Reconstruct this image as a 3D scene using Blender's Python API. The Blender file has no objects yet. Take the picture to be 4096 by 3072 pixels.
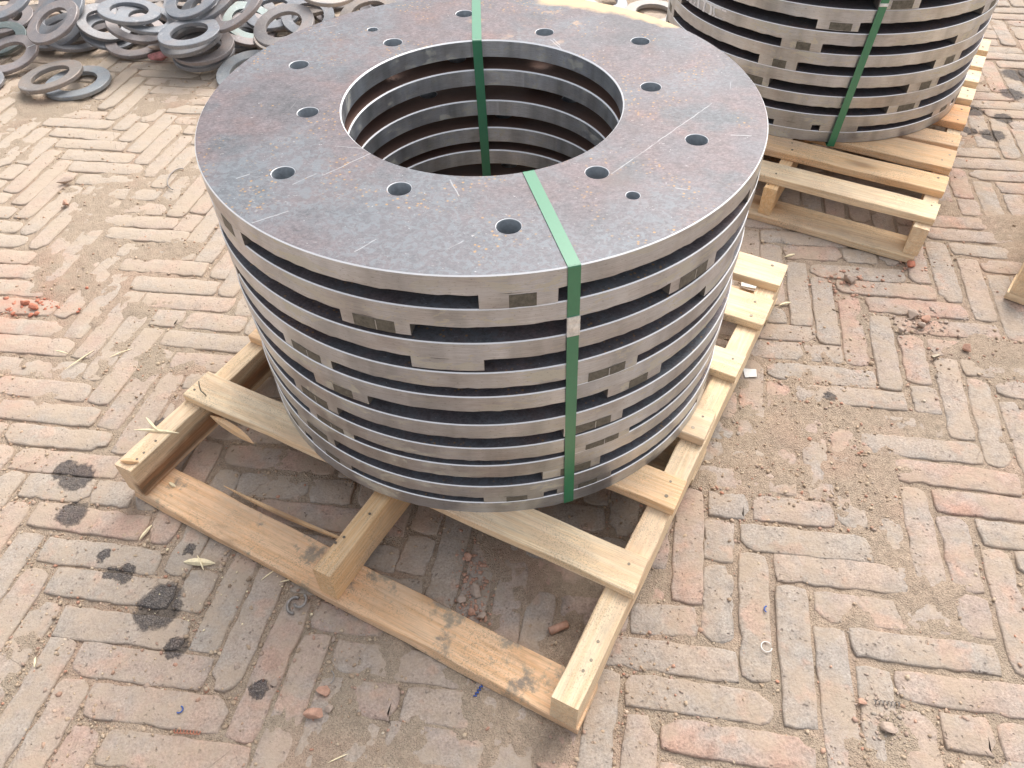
import bpy, bmesh, math, random
import numpy as np
from mathutils import Vector, Matrix

random.seed(7)
rng = np.random.default_rng(7)
D = bpy.data
SC = bpy.context.scene
COL = SC.collection
rad = math.radians

# ------------------------------------------------------------------ camera
CAMH = 1.1779
cam_d = D.cameras.new("camera")
cam_d.sensor_width = 36.0
cam_d.lens = 26.652
cam_d.clip_start = 0.02
cam_d.clip_end = 500
cam = D.objects.new("camera", cam_d)
COL.objects.link(cam)
cR = Vector((0.999756835, -0.016151823, -0.015012983))
cU = Vector((0.022051554, 0.732279249, 0.680647361))
cF = Vector((0.0, 0.680812911, -0.732457357))
cU = (cU - cU.dot(cR) * cR).normalized()
cB = cR.cross(cU).normalized()
M = Matrix(((cR.x, cU.x, cB.x, 0), (cR.y, cU.y, cB.y, 0), (cR.z, cU.z, cB.z, CAMH), (0, 0, 0, 1)))
cam.matrix_world = M
SC.camera = cam

# ------------------------------------------------------------------ world and sun
SUN_EL, SUN_AZ = 54.0, 30.0        # azimuth clockwise from +Y (away from the camera)
w = D.worlds.new("World")
SC.world = w
w.use_nodes = True
wn = w.node_tree
for n in list(wn.nodes):
    wn.nodes.remove(n)
sky = wn.nodes.new("ShaderNodeTexSky")
sky.sky_type = 'NISHITA'
sky.sun_disc = False
sky.sun_elevation = rad(SUN_EL)
sky.sun_rotation = rad(SUN_AZ)
sky.air_density = 1.2
sky.dust_density = 6.0
sky.ozone_density = 1.0
hs = wn.nodes.new("ShaderNodeHueSaturation")
hs.inputs["Saturation"].default_value = 0.32
bg = wn.nodes.new("ShaderNodeBackground")
bg.inputs["Strength"].default_value = 0.15
wo = wn.nodes.new("ShaderNodeOutputWorld")
wn.links.new(sky.outputs[0], hs.inputs["Color"])
wn.links.new(hs.outputs[0], bg.inputs["Color"])
wn.links.new(bg.outputs[0], wo.inputs["Surface"])

sd = D.lights.new("sun", 'SUN')
sd.energy = 0.72
sd.angle = rad(40)
sd.color = (1.0, 0.95, 0.87)
sun = D.objects.new("sun", sd)
COL.objects.link(sun)
az, el = rad(SUN_AZ), rad(SUN_EL)
to_sun = Vector((math.sin(az) * math.cos(el), math.cos(az) * math.cos(el), math.sin(el)))
sun.rotation_euler = to_sun.to_track_quat('Z', 'Y').to_euler()
sun.location = to_sun * 20

SC.view_settings.view_transform = 'Standard'
SC.view_settings.look = 'None'
SC.view_settings.gamma = 1.0
SC.view_settings.use_curve_mapping = False
SC.view_settings.exposure = 0.76

# ------------------------------------------------------------------ node helper
class NB:
    def __init__(s, name, rough=0.8, metal=0.0, spec=0.5):
        s.m = D.materials.new(name)
        s.m.use_nodes = True
        s.t = s.m.node_tree
        s.b = s.t.nodes["Principled BSDF"]
        s.b.inputs["Roughness"].default_value = rough
        s.b.inputs["Metallic"].default_value = metal
        s.b.inputs["Specular IOR Level"].default_value = spec
    def put(s, sock, v):
        if isinstance(v, (int, float)):
            sock.default_value = v
        elif isinstance(v, (tuple, list)):
            if len(v) == 3 and sock.type == 'RGBA':
                v = (*v, 1)
            sock.default_value = v
        else:
            s.t.links.new(v, sock)
    def n(s, typ, out=0, **kw):
        nd = s.t.nodes.new(typ)
        for k, v in kw.items():
            if k.startswith("_"):
                setattr(nd, k[1:], v)
            else:
                s.put(nd.inputs[k.replace("_", " ")], v)
        return nd.outputs[out]
    def math(s, op, a, b=0.0, clamp=False):
        nd = s.t.nodes.new("ShaderNodeMath")
        nd.operation = op
        nd.use_clamp = clamp
        s.put(nd.inputs[0], a)
        s.put(nd.inputs[1], b)
        return nd.outputs[0]
    def vmath(s, op, a, b=(0, 0, 0), out=0):
        nd = s.t.nodes.new("ShaderNodeVectorMath")
        nd.operation = op
        s.put(nd.inputs[0], a)
        if op == 'SCALE':
            s.put(nd.inputs["Scale"], b)
        else:
            s.put(nd.inputs[1], b)
        return nd.outputs[out]
    def pos(s):
        return s.n("ShaderNodeNewGeometry", 0)
    def obj(s):
        return s.n("ShaderNodeTexCoord", 3)
    def sep(s, v):
        nd = s.t.nodes.new("ShaderNodeSeparateXYZ")
        s.put(nd.inputs[0], v)
        return nd.outputs
    def comb(s, x, y, z):
        nd = s.t.nodes.new("ShaderNodeCombineXYZ")
        for i, v in enumerate((x, y, z)):
            s.put(nd.inputs[i], v)
        return nd.outputs[0]
    def noise(s, vec, scale=5, detail=3, rough=0.5, dist=0.0, color=False):
        nd = s.t.nodes.new("ShaderNodeTexNoise")
        s.put(nd.inputs["Vector"], vec)
        nd.inputs["Scale"].default_value = scale
        nd.inputs["Detail"].default_value = detail
        nd.inputs["Roughness"].default_value = rough
        nd.inputs["Distortion"].default_value = dist
        return nd.outputs[1 if color else 0]
    def vor(s, vec, scale=5, feature='F1', out=0):
        nd = s.t.nodes.new("ShaderNodeTexVoronoi")
        nd.feature = feature
        s.put(nd.inputs["Vector"], vec)
        nd.inputs["Scale"].default_value = scale
        return nd.outputs[out]
    def ramp(s, fac, stops, interp='LINEAR'):
        nd = s.t.nodes.new("ShaderNodeValToRGB")
        nd.color_ramp.interpolation = interp
        e = nd.color_ramp.elements
        while len(e) > 1:
            e.remove(e[-1])
        for i, (p, c) in enumerate(stops):
            if isinstance(c, (int, float)):
                c = (c, c, c)
            if i == 0:
                e[0].position = p
                e[0].color = (*c, 1)
            else:
                el_ = e.new(p)
                el_.color = (*c, 1)
        s.put(nd.inputs[0], fac)
        return nd.outputs[0]
    def map(s, v, a, b, c=0.0, d=1.0):
        nd = s.t.nodes.new("ShaderNodeMapRange")
        nd.clamp = True
        s.put(nd.inputs[0], v)
        for i, q in enumerate((a, b, c, d)):
            nd.inputs[i + 1].default_value = q
        return nd.outputs[0]
    def mix(s, fac, a, b, mode='MIX'):
        nd = s.t.nodes.new("ShaderNodeMix")
        nd.data_type = 'RGBA'
        nd.blend_type = mode
        s.put(nd.inputs[0], fac)
        s.put(nd.inputs[6], a)
        s.put(nd.inputs[7], b)
        return nd.outputs[2]
    def bump(s, h, strength=0.5, dist=0.001, normal=None):
        nd = s.t.nodes.new("ShaderNodeBump")
        nd.inputs["Strength"].default_value = strength
        nd.inputs["Distance"].default_value = dist
        s.put(nd.inputs["Height"], h)
        if normal is not None:
            s.put(nd.inputs["Normal"], normal)
        return nd.outputs[0]
    def out(s, color=None, rough=None, normal=None, metal=None):
        if color is not None:
            s.put(s.b.inputs["Base Color"], color)
        if rough is not None:
            s.put(s.b.inputs["Roughness"], rough)
        if metal is not None:
            s.put(s.b.inputs["Metallic"], metal)
        if normal is not None:
            s.put(s.b.inputs["Normal"], normal)
        return s.m
    def seg(s, P, a, b, wd):
        # mask of a line from a to b (xy), soft width wd
        ax, ay = a
        bx, by = b
        L = math.hypot(bx - ax, by - ay)
        dx, dy = (bx - ax) / L, (by - ay) / L
        rel = s.vmath('SUBTRACT', P, (ax, ay, 0))
        t = s.vmath('DOT_PRODUCT', rel, (dx, dy, 0), out=1)
        q = s.vmath('DOT_PRODUCT', rel, (-dy, dx, 0), out=1)
        tc = s.math('MINIMUM', s.math('MAXIMUM', t, 0.0), L)
        dt = s.math('SUBTRACT', t, tc)
        d = s.math('SQRT', s.math('ADD', s.math('MULTIPLY', dt, dt), s.math('MULTIPLY', q, q)))
        return s.map(d, wd * 0.4, wd, 1.0, 0.0)

# ------------------------------------------------------------------ materials
STAINS = [(-0.602, 0.599, 0.04), (-0.596, 0.619, 0.03), (-0.818, 0.794, 0.029), (-0.842, 0.875, 0.034),
          (-0.871, 0.893, 0.024), (-0.702, 0.668, 0.015), (-0.679, 0.666, 0.02), (-0.728, 0.703, 0.012),
          (-0.551, 0.531, 0.02), (-0.403, 0.462, 0.016), (-0.578, 0.711, 0.011), (1.466, 2.224, 0.035),
          (1.715, 2.46, 0.05), (1.634, 2.326, 0.04), (1.534, 2.17, 0.031), (1.458, 2.072, 0.037),
          (1.402, 2.102, 0.023), (0.657, 1.037, 0.014), (-0.721, 1.009, 0.015)]

def stain_group():
    g = D.node_groups.new("oil_spots", 'ShaderNodeTree')
    g.interface.new_socket(name="Mask", in_out='OUTPUT', socket_type='NodeSocketFloat')
    go = g.nodes.new("NodeGroupOutput")
    class G(NB):
        def __init__(s):
            s.t = g
    b = G()
    P = b.pos()
    nz = b.noise(P, 75, 6, 0.7, color=True)
    off = b.vmath('SCALE', b.vmath('SUBTRACT', nz, (0.5, 0.5, 0.5)), 0.035)
    P2 = b.vmath('MULTIPLY', b.vmath('ADD', P, off), (1, 1, 0))
    acc = None
    for x, y, r in STAINS:
        d = b.vmath('DISTANCE', P2, (x, y, 0), out=1)
        m = b.map(d, r * 0.80, r * 1.03, 1.0, 0.0)
        acc = m if acc is None else b.math('MAXIMUM', acc, m)
    g.links.new(acc, go.inputs[0])
    return g
STG = stain_group()
def stain(b):
    nd = b.t.nodes.new("ShaderNodeGroup")
    nd.node_tree = STG
    return nd.outputs[0]

def red_dust(b, P):
    d1 = b.vmath('DISTANCE', b.vmath('MULTIPLY', P, (1, 1, 0)), (-1.22, 1.37, 0), out=1)
    d2 = b.vmath('DISTANCE', b.vmath('MULTIPLY', P, (1, 1, 0)), (-1.13, 1.10, 0), out=1)
    n_ = b.noise(P, 14, 5, 0.65)
    m = b.math('MAXIMUM', b.map(d1, 0.03, 0.30, 1.0, 0.0), b.map(d2, 0.02, 0.20, 0.75, 0.0))
    return b.math('MULTIPLY', m, b.map(n_, 0.38, 0.68), clamp=True)

def back_left_light(b, P):
    # light painted into the ground colours, paler towards the back left
    o = b.sep(P)
    v = b.math('ADD', b.math('MULTIPLY', o[1], 0.42), b.math('MULTIPLY', o[0], -0.36))
    return b.map(v, 0.25, 1.35)

def mat_brick():
    b = NB("worn_brick", 0.88, 0, 0.25)
    P = b.pos()
    oi = b.n("ShaderNodeObjectInfo", 5)
    ri = b.n("ShaderNodeNewGeometry", 8)
    r = b.math('FRACT', b.math('ADD', oi, ri))
    r2 = b.math('FRACT', b.math('MULTIPLY', r, 13.7))
    base = b.ramp(r, [(0, (.39, .325, .27)), (.3, (.42, .335, .275)), (.5, (.44, .325, .265)), (.66, (.37, .32, .275)),
                      (.8, (.45, .315, .245)), (.93, (.44, .285, .225)), (1, (.36, .31, .27))])
    big = b.noise(P, 11, 4, 0.6)
    base = b.mix(b.map(big, .42, .62, 0, .75), base, (.35, .315, .28))
    patch = b.noise(b.vmath('ADD', P, (3.1, 0, 0)), 17, 3, 0.55)
    base = b.mix(b.math('MULTIPLY', b.map(patch, .57, .65), .5), base, (.50, .315, .235))
    fine = b.noise(P, 260, 3, 0.7)
    base = b.mix(1.0, base, b.ramp(fine, [(.28, .66), (.5, 1.0), (.72, 1.25)]), 'MULTIPLY')
    mid = b.noise(P, 45, 5, 0.65)
    base = b.mix(1.0, base, b.ramp(mid, [(.3, .80), (.5, 1.0), (.7, 1.12)]), 'MULTIPLY')
    # pits
    pv = b.vor(b.vmath('ADD', P, b.vmath('SCALE', b.noise(P, 80, 2, .5, color=True), .01)), 95)
    pit = b.math('MULTIPLY', b.map(pv, .10, .24, 1, 0), b.map(b.noise(P, 21, 2), .46, .6))
    base = b.mix(b.math('MULTIPLY', pit, .6), base, (.16, .12, .10))
    # sand dust lying on the brick
    du = b.noise(b.vmath('ADD', P, (0, 7.3, 0)), 13, 6, 0.68)
    dl = b.dl = back_left_light(b, P)
    sandm = b.math('MULTIPLY', b.map(du, .43, .61), b.math('ADD', .68, b.math('MULTIPLY', dl, .35)))  # dust, strengthened where the back left is painted lighter
    base = b.mix(sandm, base, b.mix(r2, (.40, .315, .235), (.43, .335, .255)))
    base = b.mix(b.math('MULTIPLY', dl, .62), base, (.53, .44, .35))  # painted light: bricks paler towards the back left
    base = b.mix(b.math('MULTIPLY', red_dust(b, P), .6), base, (.52, .24, .17))
    st = stain(b)
    crk = b.vor(P, 260, 'DISTANCE_TO_EDGE')
    dark = b.mix(b.map(b.noise(P, 90, 3), .4, .62), (.085, .085, .095), (.17, .15, .14))
    dark = b.mix(b.map(crk, 0, .10, .6, 0), dark, (.045, .04, .04))
    ck = b.vor(b.vmath('ADD', P, b.vmath('SCALE', b.noise(P, 16, 3, .6, color=True), .02)), 6.0, 'DISTANCE_TO_EDGE')
    ckm = b.math('MULTIPLY', b.map(ck, .002, .007, 1, 0), b.map(b.noise(b.vmath('ADD', P, (8, 8, 0)), 7, 2), .60, .66))
    base = b.mix(b.math('MULTIPLY', ckm, .25), base, (.20, .155, .125))
    base = b.mix(b.math('MULTIPLY', st, .72), base, dark)
    h = b.math('ADD', b.math('MULTIPLY', fine, .5), b.math('MULTIPLY', mid, 1.6))
    h = b.math('SUBTRACT', h, b.math('ADD', b.math('MULTIPLY', pit, .8), b.math('MULTIPLY', ckm, .3)))
    h = b.math('ADD', h, b.math('MULTIPLY', b.math('MULTIPLY', st, b.map(crk, 0, .12)), 1.2))
    return b.out(base, None, b.bump(h, .9, .0028))

def mat_sand():
    b = NB("sandy_dirt", 0.95, 0, 0.15)
    P = b.pos()
    n1 = b.noise(P, 6, 5, .6)
    base = b.ramp(n1, [(.3, (.34, .265, .205)), (.45, (.395, .305, .23)), (.58, (.375, .295, .225)), (.7, (.44, .325, .25))])
    gr = b.noise(P, 420, 3, .8)
    base = b.mix(1.0, base, b.ramp(gr, [(.25, .55), (.5, 1.0), (.75, 1.4)]), 'MULTIPLY')
    m2 = b.noise(P, 70, 4, .7)
    base = b.mix(1.0, base, b.ramp(m2, [(.3, .8), (.5, 1.0), (.7, 1.15)]), 'MULTIPLY')
    dl = back_left_light(b, P)
    base = b.mix(b.math('MULTIPLY', dl, .5), base, (.49, .395, .30))  # same painted light on the sand
    gm = b.noise(b.vmath('ADD', P, (9, 2, 0)), 3.5, 3, .5)
    base = b.mix(b.math('MULTIPLY', b.map(gm, .5, .65), .35), base, (.34, .29, .22))
    pk = b.noise(b.vmath('ADD', P, (1, 12, 0)), 5, 3, .5)
    base = b.mix(b.math('MULTIPLY', b.map(pk, .55, .68), .4), base, (.45, .30, .225))
    base = b.mix(b.math('MULTIPLY', red_dust(b, P), .6), base, (.50, .23, .16))
    base = b.mix(b.math('MULTIPLY', stain(b), .75), base, (.085, .075, .07))
    vo = b.vor(P, 330)
    h = b.math('ADD', b.math('MULTIPLY', gr, 1.0), b.math('MULTIPLY', b.map(vo, 0, .6, 1, 0), 1.2))
    h = b.math('ADD', h, b.math('MULTIPLY', m2, 2.0))
    return b.out(base, None, b.bump(h, .8, .0022))

def mat_gravel():
    b = NB("loose_grit", 0.9, 0, 0.2)
    r = b.n("ShaderNodeNewGeometry", 8)
    c = b.ramp(r, [(0, (.30, .23, .17)), (.3, (.46, .34, .24)), (.5, (.52, .42, .31)), (.7, (.42, .26, .19)),
                   (.85, (.36, .31, .26)), (.97, (.50, .25, .17)), (1, (.66, .58, .46))])
    P = b.pos()
    dl = back_left_light(b, P)
    c = b.mix(b.math('MULTIPLY', dl, .4), c, (.56, .42, .29))  # grit paled the same way, light put into its colour
    c = b.mix(b.math('MULTIPLY', stain(b), .75), c, (.05, .05, .05))
    return b.out(c, None, b.bump(b.noise(P, 300, 2), .4, .001))

def mat_wood():
    b = NB("pallet_pine", 0.72, 0, 0.3)
    O = b.obj()
    info = b.t.nodes.new("ShaderNodeObjectInfo")
    rnd = info.outputs[5]
    tint = info.outputs[1]
    amount = info.outputs[2]
    off = b.comb(b.math('MULTIPLY', rnd, 37.0), b.math('MULTIPLY', rnd, 11.0), b.math('MULTIPLY', rnd, 23.0))
    V = b.vmath('ADD', O, off)
    # growth rings: the board is cut out of a log, long axis x
    Vs = b.vmath('MULTIPLY', V, (.55, 9, 9))
    wv = b.noise(Vs, 1.6, 3, .5)
    rings = b.math('SINE', b.math('MULTIPLY', b.math('ADD', wv, b.math('MULTIPLY', b.noise(b.vmath('MULTIPLY', V, (2, 30, 30)), 1, 2), .15)), 85.0))
    fib = b.noise(b.vmath('MULTIPLY', V, (9, 420, 420)), 1.0, 4, .7)
    fuz = b.noise(b.vmath('MULTIPLY', V, (60, 260, 260)), 1.0, 3, .7)
    g = b.mix(b.map(rings, -1, 1, 0, .5), (1.0, 1.0, 1.0), (.86, .72, .55))
    c = b.mix(1.0, tint, g, 'MULTIPLY')
    c = b.mix(1.0, c, b.ramp(fib, [(.3, .76), (.5, 1.0), (.7, 1.07)]), 'MULTIPLY')
    c = b.mix(1.0, c, b.ramp(fuz, [(.28, .82), (.42, 1.0), (.7, 1.04)]), 'MULTIPLY')
    # knots
    kv = b.vor(b.vmath('MULTIPLY', V, (3.2, 8.5, 8.5)), 1.0)
    kn = b.map(kv, .07, .15, 1, 0)
    c = b.mix(b.math('MULTIPLY', kn, .75), c, (.30, .15, .07))
    c = b.mix(b.math('MULTIPLY', b.map(kv, .13, .24, 1, 0), .25), c, (.52, .30, .13))
    dirt = b.noise(b.vmath('MULTIPLY', b.vmath('ADD', V, (3, 1, 7)), (7, 16, 16)), 1.0, 6, .72)
    c = b.mix(b.math('MULTIPLY', b.map(dirt, .44, .68), .5), c, (.50, .41, .31))
    pch = b.noise(b.vmath('MULTIPLY', b.vmath('ADD', V, (1, 9, 2)), (3, 9, 9)), 1.0, 4, .6)
    c = b.mix(b.math('MULTIPLY', b.map(pch, .48, .66), .35), c, (.74, .48, .33))
    # broad brown and sandy weathering, amount per board
    big = b.noise(b.vmath('MULTIPLY', V, (6, 20, 20)), 1.0, 5, .65)
    c = b.mix(b.math('MULTIPLY', b.map(big, .45, .7), .35), c, b.mix(.5, c, (.46, .27, .16)))
    grit = b.noise(V, 380, 2, .8)
    gz = b.noise(b.vmath('ADD', V, (5, 5, 5)), 9, 4, .6)
    gm = b.math('MULTIPLY', b.map(grit, .53, .64), b.map(gz, .45, .60))
    c = b.mix(b.math('MULTIPLY', gm, .55), c, (.20, .15, .10))
    mo = b.noise(b.vmath('ADD', V, (2, 8, 1)), 15, 6, .72)
    mo2 = b.noise(b.vmath('MULTIPLY', V, (8, 26, 26)), 1, 4, .6)
    mould = b.math('MULTIPLY', amount, b.math('MULTIPLY', b.map(mo, .545, .63), b.map(amount, .99, .93)), clamp=True)
    c = b.mix(b.math('MULTIPLY', mould, .85), c, b.mix(b.map(mo2, .4, .6), (.15, .155, .15), (.30, .27, .21)))
    br = b.math('MULTIPLY', amount, b.math('MULTIPLY', b.map(mo2, .60, .74), b.map(amount, .99, .93)), clamp=True)
    c = b.mix(b.math('MULTIPLY', br, .55), c, (.26, .13, .065))
    oz = b.sep(O)
    wn_ = b.noise(b.vmath('MULTIPLY', V, (5, 30, 40)), 1.0, 5, .7)
    zz = b.math('ADD', oz[2], b.math('ADD', b.math('MULTIPLY', wn_, .035), b.math('MULTIPLY', oz[0], -.035)))
    band = b.math('MULTIPLY', b.map(zz, .016, .024), b.map(zz, .062, .048))
    wm = b.math('MULTIPLY', b.math('MULTIPLY', band, b.map(oz[1], .0, -.014)), b.map(amount, .94, .99))
    c = b.mix(b.math('MULTIPLY', wm, .85), c, b.mix(b.map(wn_, .4, .6), (.10, .055, .03), (.36, .15, .06)))
    h = b.math('ADD', b.math('MULTIPLY', fib, 1.0), b.math('MULTIPLY', fuz, .8))
    h = b.math('SUBTRACT', h, b.math('MULTIPLY', kn, 1.0))
    return b.out(c, None, b.bump(h, .6, .0014))

SCR = [(0.142, 0.912, 0.317, 1.105), (-0.292, 0.904, -0.265, 0.929), (-0.254, 0.925, -0.193, 0.981),
       (-0.328, 0.816, -0.286, 0.841), (0.326, 1.008, 0.354, 1.006), (0.223, 0.875, 0.239, 0.87),
       (-0.351, 0.901, -0.329, 0.841), (-0.313, 0.874, -0.283, 0.852), (-0.188, 0.752, -0.166, 0.775),
       (-0.372, 0.922, -0.357, 0.932), (-0.248, 1.002, -0.205, 0.994), (0.081, 1.349, 0.099, 1.307),
       (0.086, 1.352, 0.096, 1.326), (-0.354, 1.41, -0.308, 1.432), (-0.075, 0.753, -0.057, 0.768),
       (-0.078, 0.906, -0.065, 0.869)]

def mat_scale(name, top):
    # mill scale on rolled plate
    b = NB(name, 0.5, 0.25, 0.5)
    P = b.pos()
    n1 = b.noise(P, 7, 6, .62)
    n2 = b.noise(b.vmath('ADD', P, (4, 9, 2)), 9, 5, .6)
    c = b.ramp(n1, [(.32, (.122, .118, .128)), (.45, (.155, .138, .148)), (.56, (.175, .140, .145)), (.68, (.130, .136, .150))])
    c = b.mix(b.math('MULTIPLY', b.map(n2, .54, .68), .45), c, (.23, .135, .115))
    sp = b.noise(b.vmath('MULTIPLY', P, (1.0, 1.5, 1.0)), 200, 5, .8)
    c = b.mix(1.0, c, b.ramp(sp, [(.30, .52), (.5, 1.0), (.70, 1.5)]), 'MULTIPLY')
    md = b.noise(P, 48, 4, .7, .6)
    c = b.mix(1.0, c, b.ramp(md, [(.35, .78), (.5, 1.0), (.65, 1.16)]), 'MULTIPLY')
    # flaked blue-grey islands
    fz = b.noise(b.vmath('ADD', P, (2, 2, 0)), 5, 3, .55)
    o = b.sep(P)
    front = b.map(o[1], 1.05, .76, 0, .16)
    fm = b.map(b.math('ADD', fz, front), .52, .66)
    fl = b.noise(P, 85, 5, .66, 1.0)
    fmask = b.math('MULTIPLY', b.map(fl, .51, .56), fm)
    c = b.mix(b.math('MULTIPLY', fmask, .6), c, (.24, .27, .295))
    edge = b.math('MULTIPLY', b.map(b.math('ABSOLUTE', b.math('SUBTRACT', fl, .515)), 0, .012, 1, 0), fm)
    c = b.mix(b.math('MULTIPLY', edge, .4), c, (.42, .43, .44))
    c = b.mix(b.math('MULTIPLY', b.map(b.math('ADD', fz, front), .48, .70), .5), c, (.150, .168, .190))
    # rust dots
    rv = b.vor(P, 120)
    rm = b.math('MULTIPLY', b.map(rv, .14, .28, 1, 0), b.map(b.noise(P, 11, 3), .52, .62))
    c = b.mix(b.math('MULTIPLY', rm, .75), c, (.46, .27, .10))
    # little bright nicks
    nk = b.noise(b.vmath('MULTIPLY', P, (1, 2.2, 1)), 170, 2, .5, 1.0)
    c = b.mix(b.map(nk, .71, .76, 0, .75), c, (.62, .60, .60))
    if not top:
        oo = b.sep(b.obj())
        rr_ = b.math('SQRT', b.math('ADD', b.math('MULTIPLY', oo[0], oo[0]), b.math('MULTIPLY', oo[1], oo[1])))
        c = b.mix(b.math('MULTIPLY', b.map(rr_, .36, .28), b.map(n1, .3, .5, .5, .9)), c, (.215, .125, .095))
    rough = b.ramp(md, [(.3, .46), (.7, .60)])
    if top:
        wob = b.vmath('SCALE', b.vmath('SUBTRACT', b.noise(P, 60, 2, .5, color=True), (.5, .5, .5)), .004)
        P2 = b.vmath('MULTIPLY', b.vmath('ADD', P, wob), (1, 1, 0))
        acc = None
        for i, (x0, y0, x1, y1) in enumerate(SCR):
            chalky = i in (6, 7)
            m = b.seg(P2, (x0, y0), (x1, y1), .0040 if chalky else .0012)
            if chalky:
                m = b.math('MULTIPLY', m, b.map(b.noise(P, 150, 3), .50, .68, 0, .7))
            acc = m if acc is None else b.math('MAXIMUM', acc, m)
        for dx_, dy_, sc_ in ((.80, .60, 1), (.95, -.31, 1), (.25, .97, 1)):
            u_ = b.vmath('DOT_PRODUCT', P, (dx_, dy_, 0), out=1)
            v_ = b.vmath('DOT_PRODUCT', P, (-dy_, dx_, 0), out=1)
            sn = b.noise(b.comb(b.math('MULTIPLY', u_, 16.0), b.math('MULTIPLY', v_, 420.0), dx_ * 9), 1.0, 2, .4)
            cn = b.noise(b.vmath('ADD', P, (dx_ * 7, 0, 0)), 9, 2)
            m = b.math('MULTIPLY', b.map(sn, .735, .76, 0, .6), b.map(cn, .5, .58))
            acc = b.math('MAXIMUM', acc, m)
        brk = b.map(b.noise(P, 40, 3), .35, .5, .35, 1)
        c = b.mix(b.math('MULTIPLY', b.math('MULTIPLY', acc, brk), .5), c, (.52, .52, .53))
        och = None
        for a, e_, wd in (((.089, 1.530), (.149, 1.515), .035), ((.149, 1.508), (.216, 1.478), .035), ((.216, 1.475), (.270, 1.44), .03), ((.27, 1.43), (.30, 1.405), .022)):
            m = b.seg(b.vmath('MULTIPLY', b.vmath('ADD', P, b.vmath('SCALE', b.vmath('SUBTRACT', b.noise(P, 30, 4, .6, color=True), (.5, .5, .5)), .04)), (1, 1, 0)), a, e_, wd)
            och = m if och is None else b.math('MAXIMUM', och, m)
        c = b.mix(b.math('MULTIPLY', och, .9), c, (.62, .44, .24))
        sm = b.map(b.noise(b.vmath('ADD', P, (5, 5, 0)), 26, 4), .6, .7)
        dd = b.vmath('DISTANCE', b.vmath('MULTIPLY', P, (1, 1, 0)), (.07, 1.44, 0), out=1)
        c = b.mix(b.math('MULTIPLY', b.math('MULTIPLY', sm, b.map(dd, .05, .18, 1, 0)), .6), c, (.55, .36, .22))
        g1 = b.vmath('DISTANCE', b.vmath('MULTIPLY', P, (1, 1, 0)), (.147, .90, 0), out=1)
        c = b.mix(b.math('MULTIPLY', b.map(g1, .012, .035, 1, 0), .45), c, (.15, .12, .11))
    h = b.math('ADD', b.math('MULTIPLY', sp, .6), b.math('MULTIPLY', md, 1.0))
    return b.out(c, rough, b.bump(h, .5, .0010))

def mat_rim(name="machined_rim"):
    b = NB(name, 0.4, 0.75, 0.5)
    O = b.obj()
    P = b.pos()
    o = b.sep(O)
    z = b.sep(P)[2]
    ang = b.math('ARCTAN2', o[1], o[0])
    arc = b.math('MULTIPLY', ang, .435)
    V = b.comb(arc, z, 0.0)
    st = b.noise(b.vmath('MULTIPLY', V, (22, 900, 1)), 1.0, 5, .75)
    st2 = b.noise(b.vmath('MULTIPLY', V, (60, 350, 1)), 1.0, 3, .7)
    bl = b.noise(b.vmath('MULTIPLY', V, (7, 16, 1)), 1.0, 4, .6)
    c = b.ramp(st, [(.25, (.35, .37, .40)), (.5, (.50, .52, .55)), (.75, (.64, .66, .69))])
    c = b.mix(1.0, c, b.ramp(bl, [(.35, (.86, .82, .80)), (.5, (1, 1, 1)), (.65, (1.06, 1.08, 1.12))]), 'MULTIPLY')
    refl_bands = b.noise(b.vmath('MULTIPLY', V, (16, 1.5, 1)), 1.0, 3, .5)
    c = b.mix(1.0, c, b.ramp(refl_bands, [(.32, .72), (.5, 1.0), (.66, 1.16)]), 'MULTIPLY')  # light and dark reflection bands painted into the rim colour
    # dried coolant stains
    cs = b.noise(b.vmath('MULTIPLY', V, (13, 34, 1)), 1.0, 6, .72, .5)
    cm = b.map(cs, .54, .575)
    side = b.math('MULTIPLY', b.math('MULTIPLY', cm, b.map(o[0], -.2, .3, .7, 1.0)), b.map(b.noise(b.vmath('MULTIPLY', V, (3.5, 5, 1)), 1, 2), .38, .54, .15, .8))
    c = b.mix(side, c, (.57, .55, .46))
    dk = b.noise(b.vmath('MULTIPLY', V, (150, 420, 1)), 1.0, 3, .7)
    c = b.mix(b.map(dk, .60, .70, 0, .6), c, (.16, .15, .14))
    met = b.math('SUBTRACT', .82, b.math('MULTIPLY', side, .6))
    ro = b.math('ADD', b.math('ADD', .27, b.math('MULTIPLY', st2, .14)), b.math('MULTIPLY', side, .25))
    h = b.math('ADD', st, b.math('MULTIPLY', st2, .6))
    m = b.out(c, ro, b.bump(h, .25, .0006), met)
    return m

def simple(name, color, rough=.6, metal=0.0, spec=.5, var=.15, scale=60, bump=.3, dist=.0008):
    b = NB(name, rough, metal, spec)
    P = b.pos()
    n_ = b.noise(P, scale, 4, .65)
    c = b.mix(1.0, color, b.ramp(n_, [(.3, 1 - var), (.5, 1.0), (.7, 1 + var)]), 'MULTIPLY')
    return b.out(c, None, b.bump(n_, bump, dist))

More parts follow.
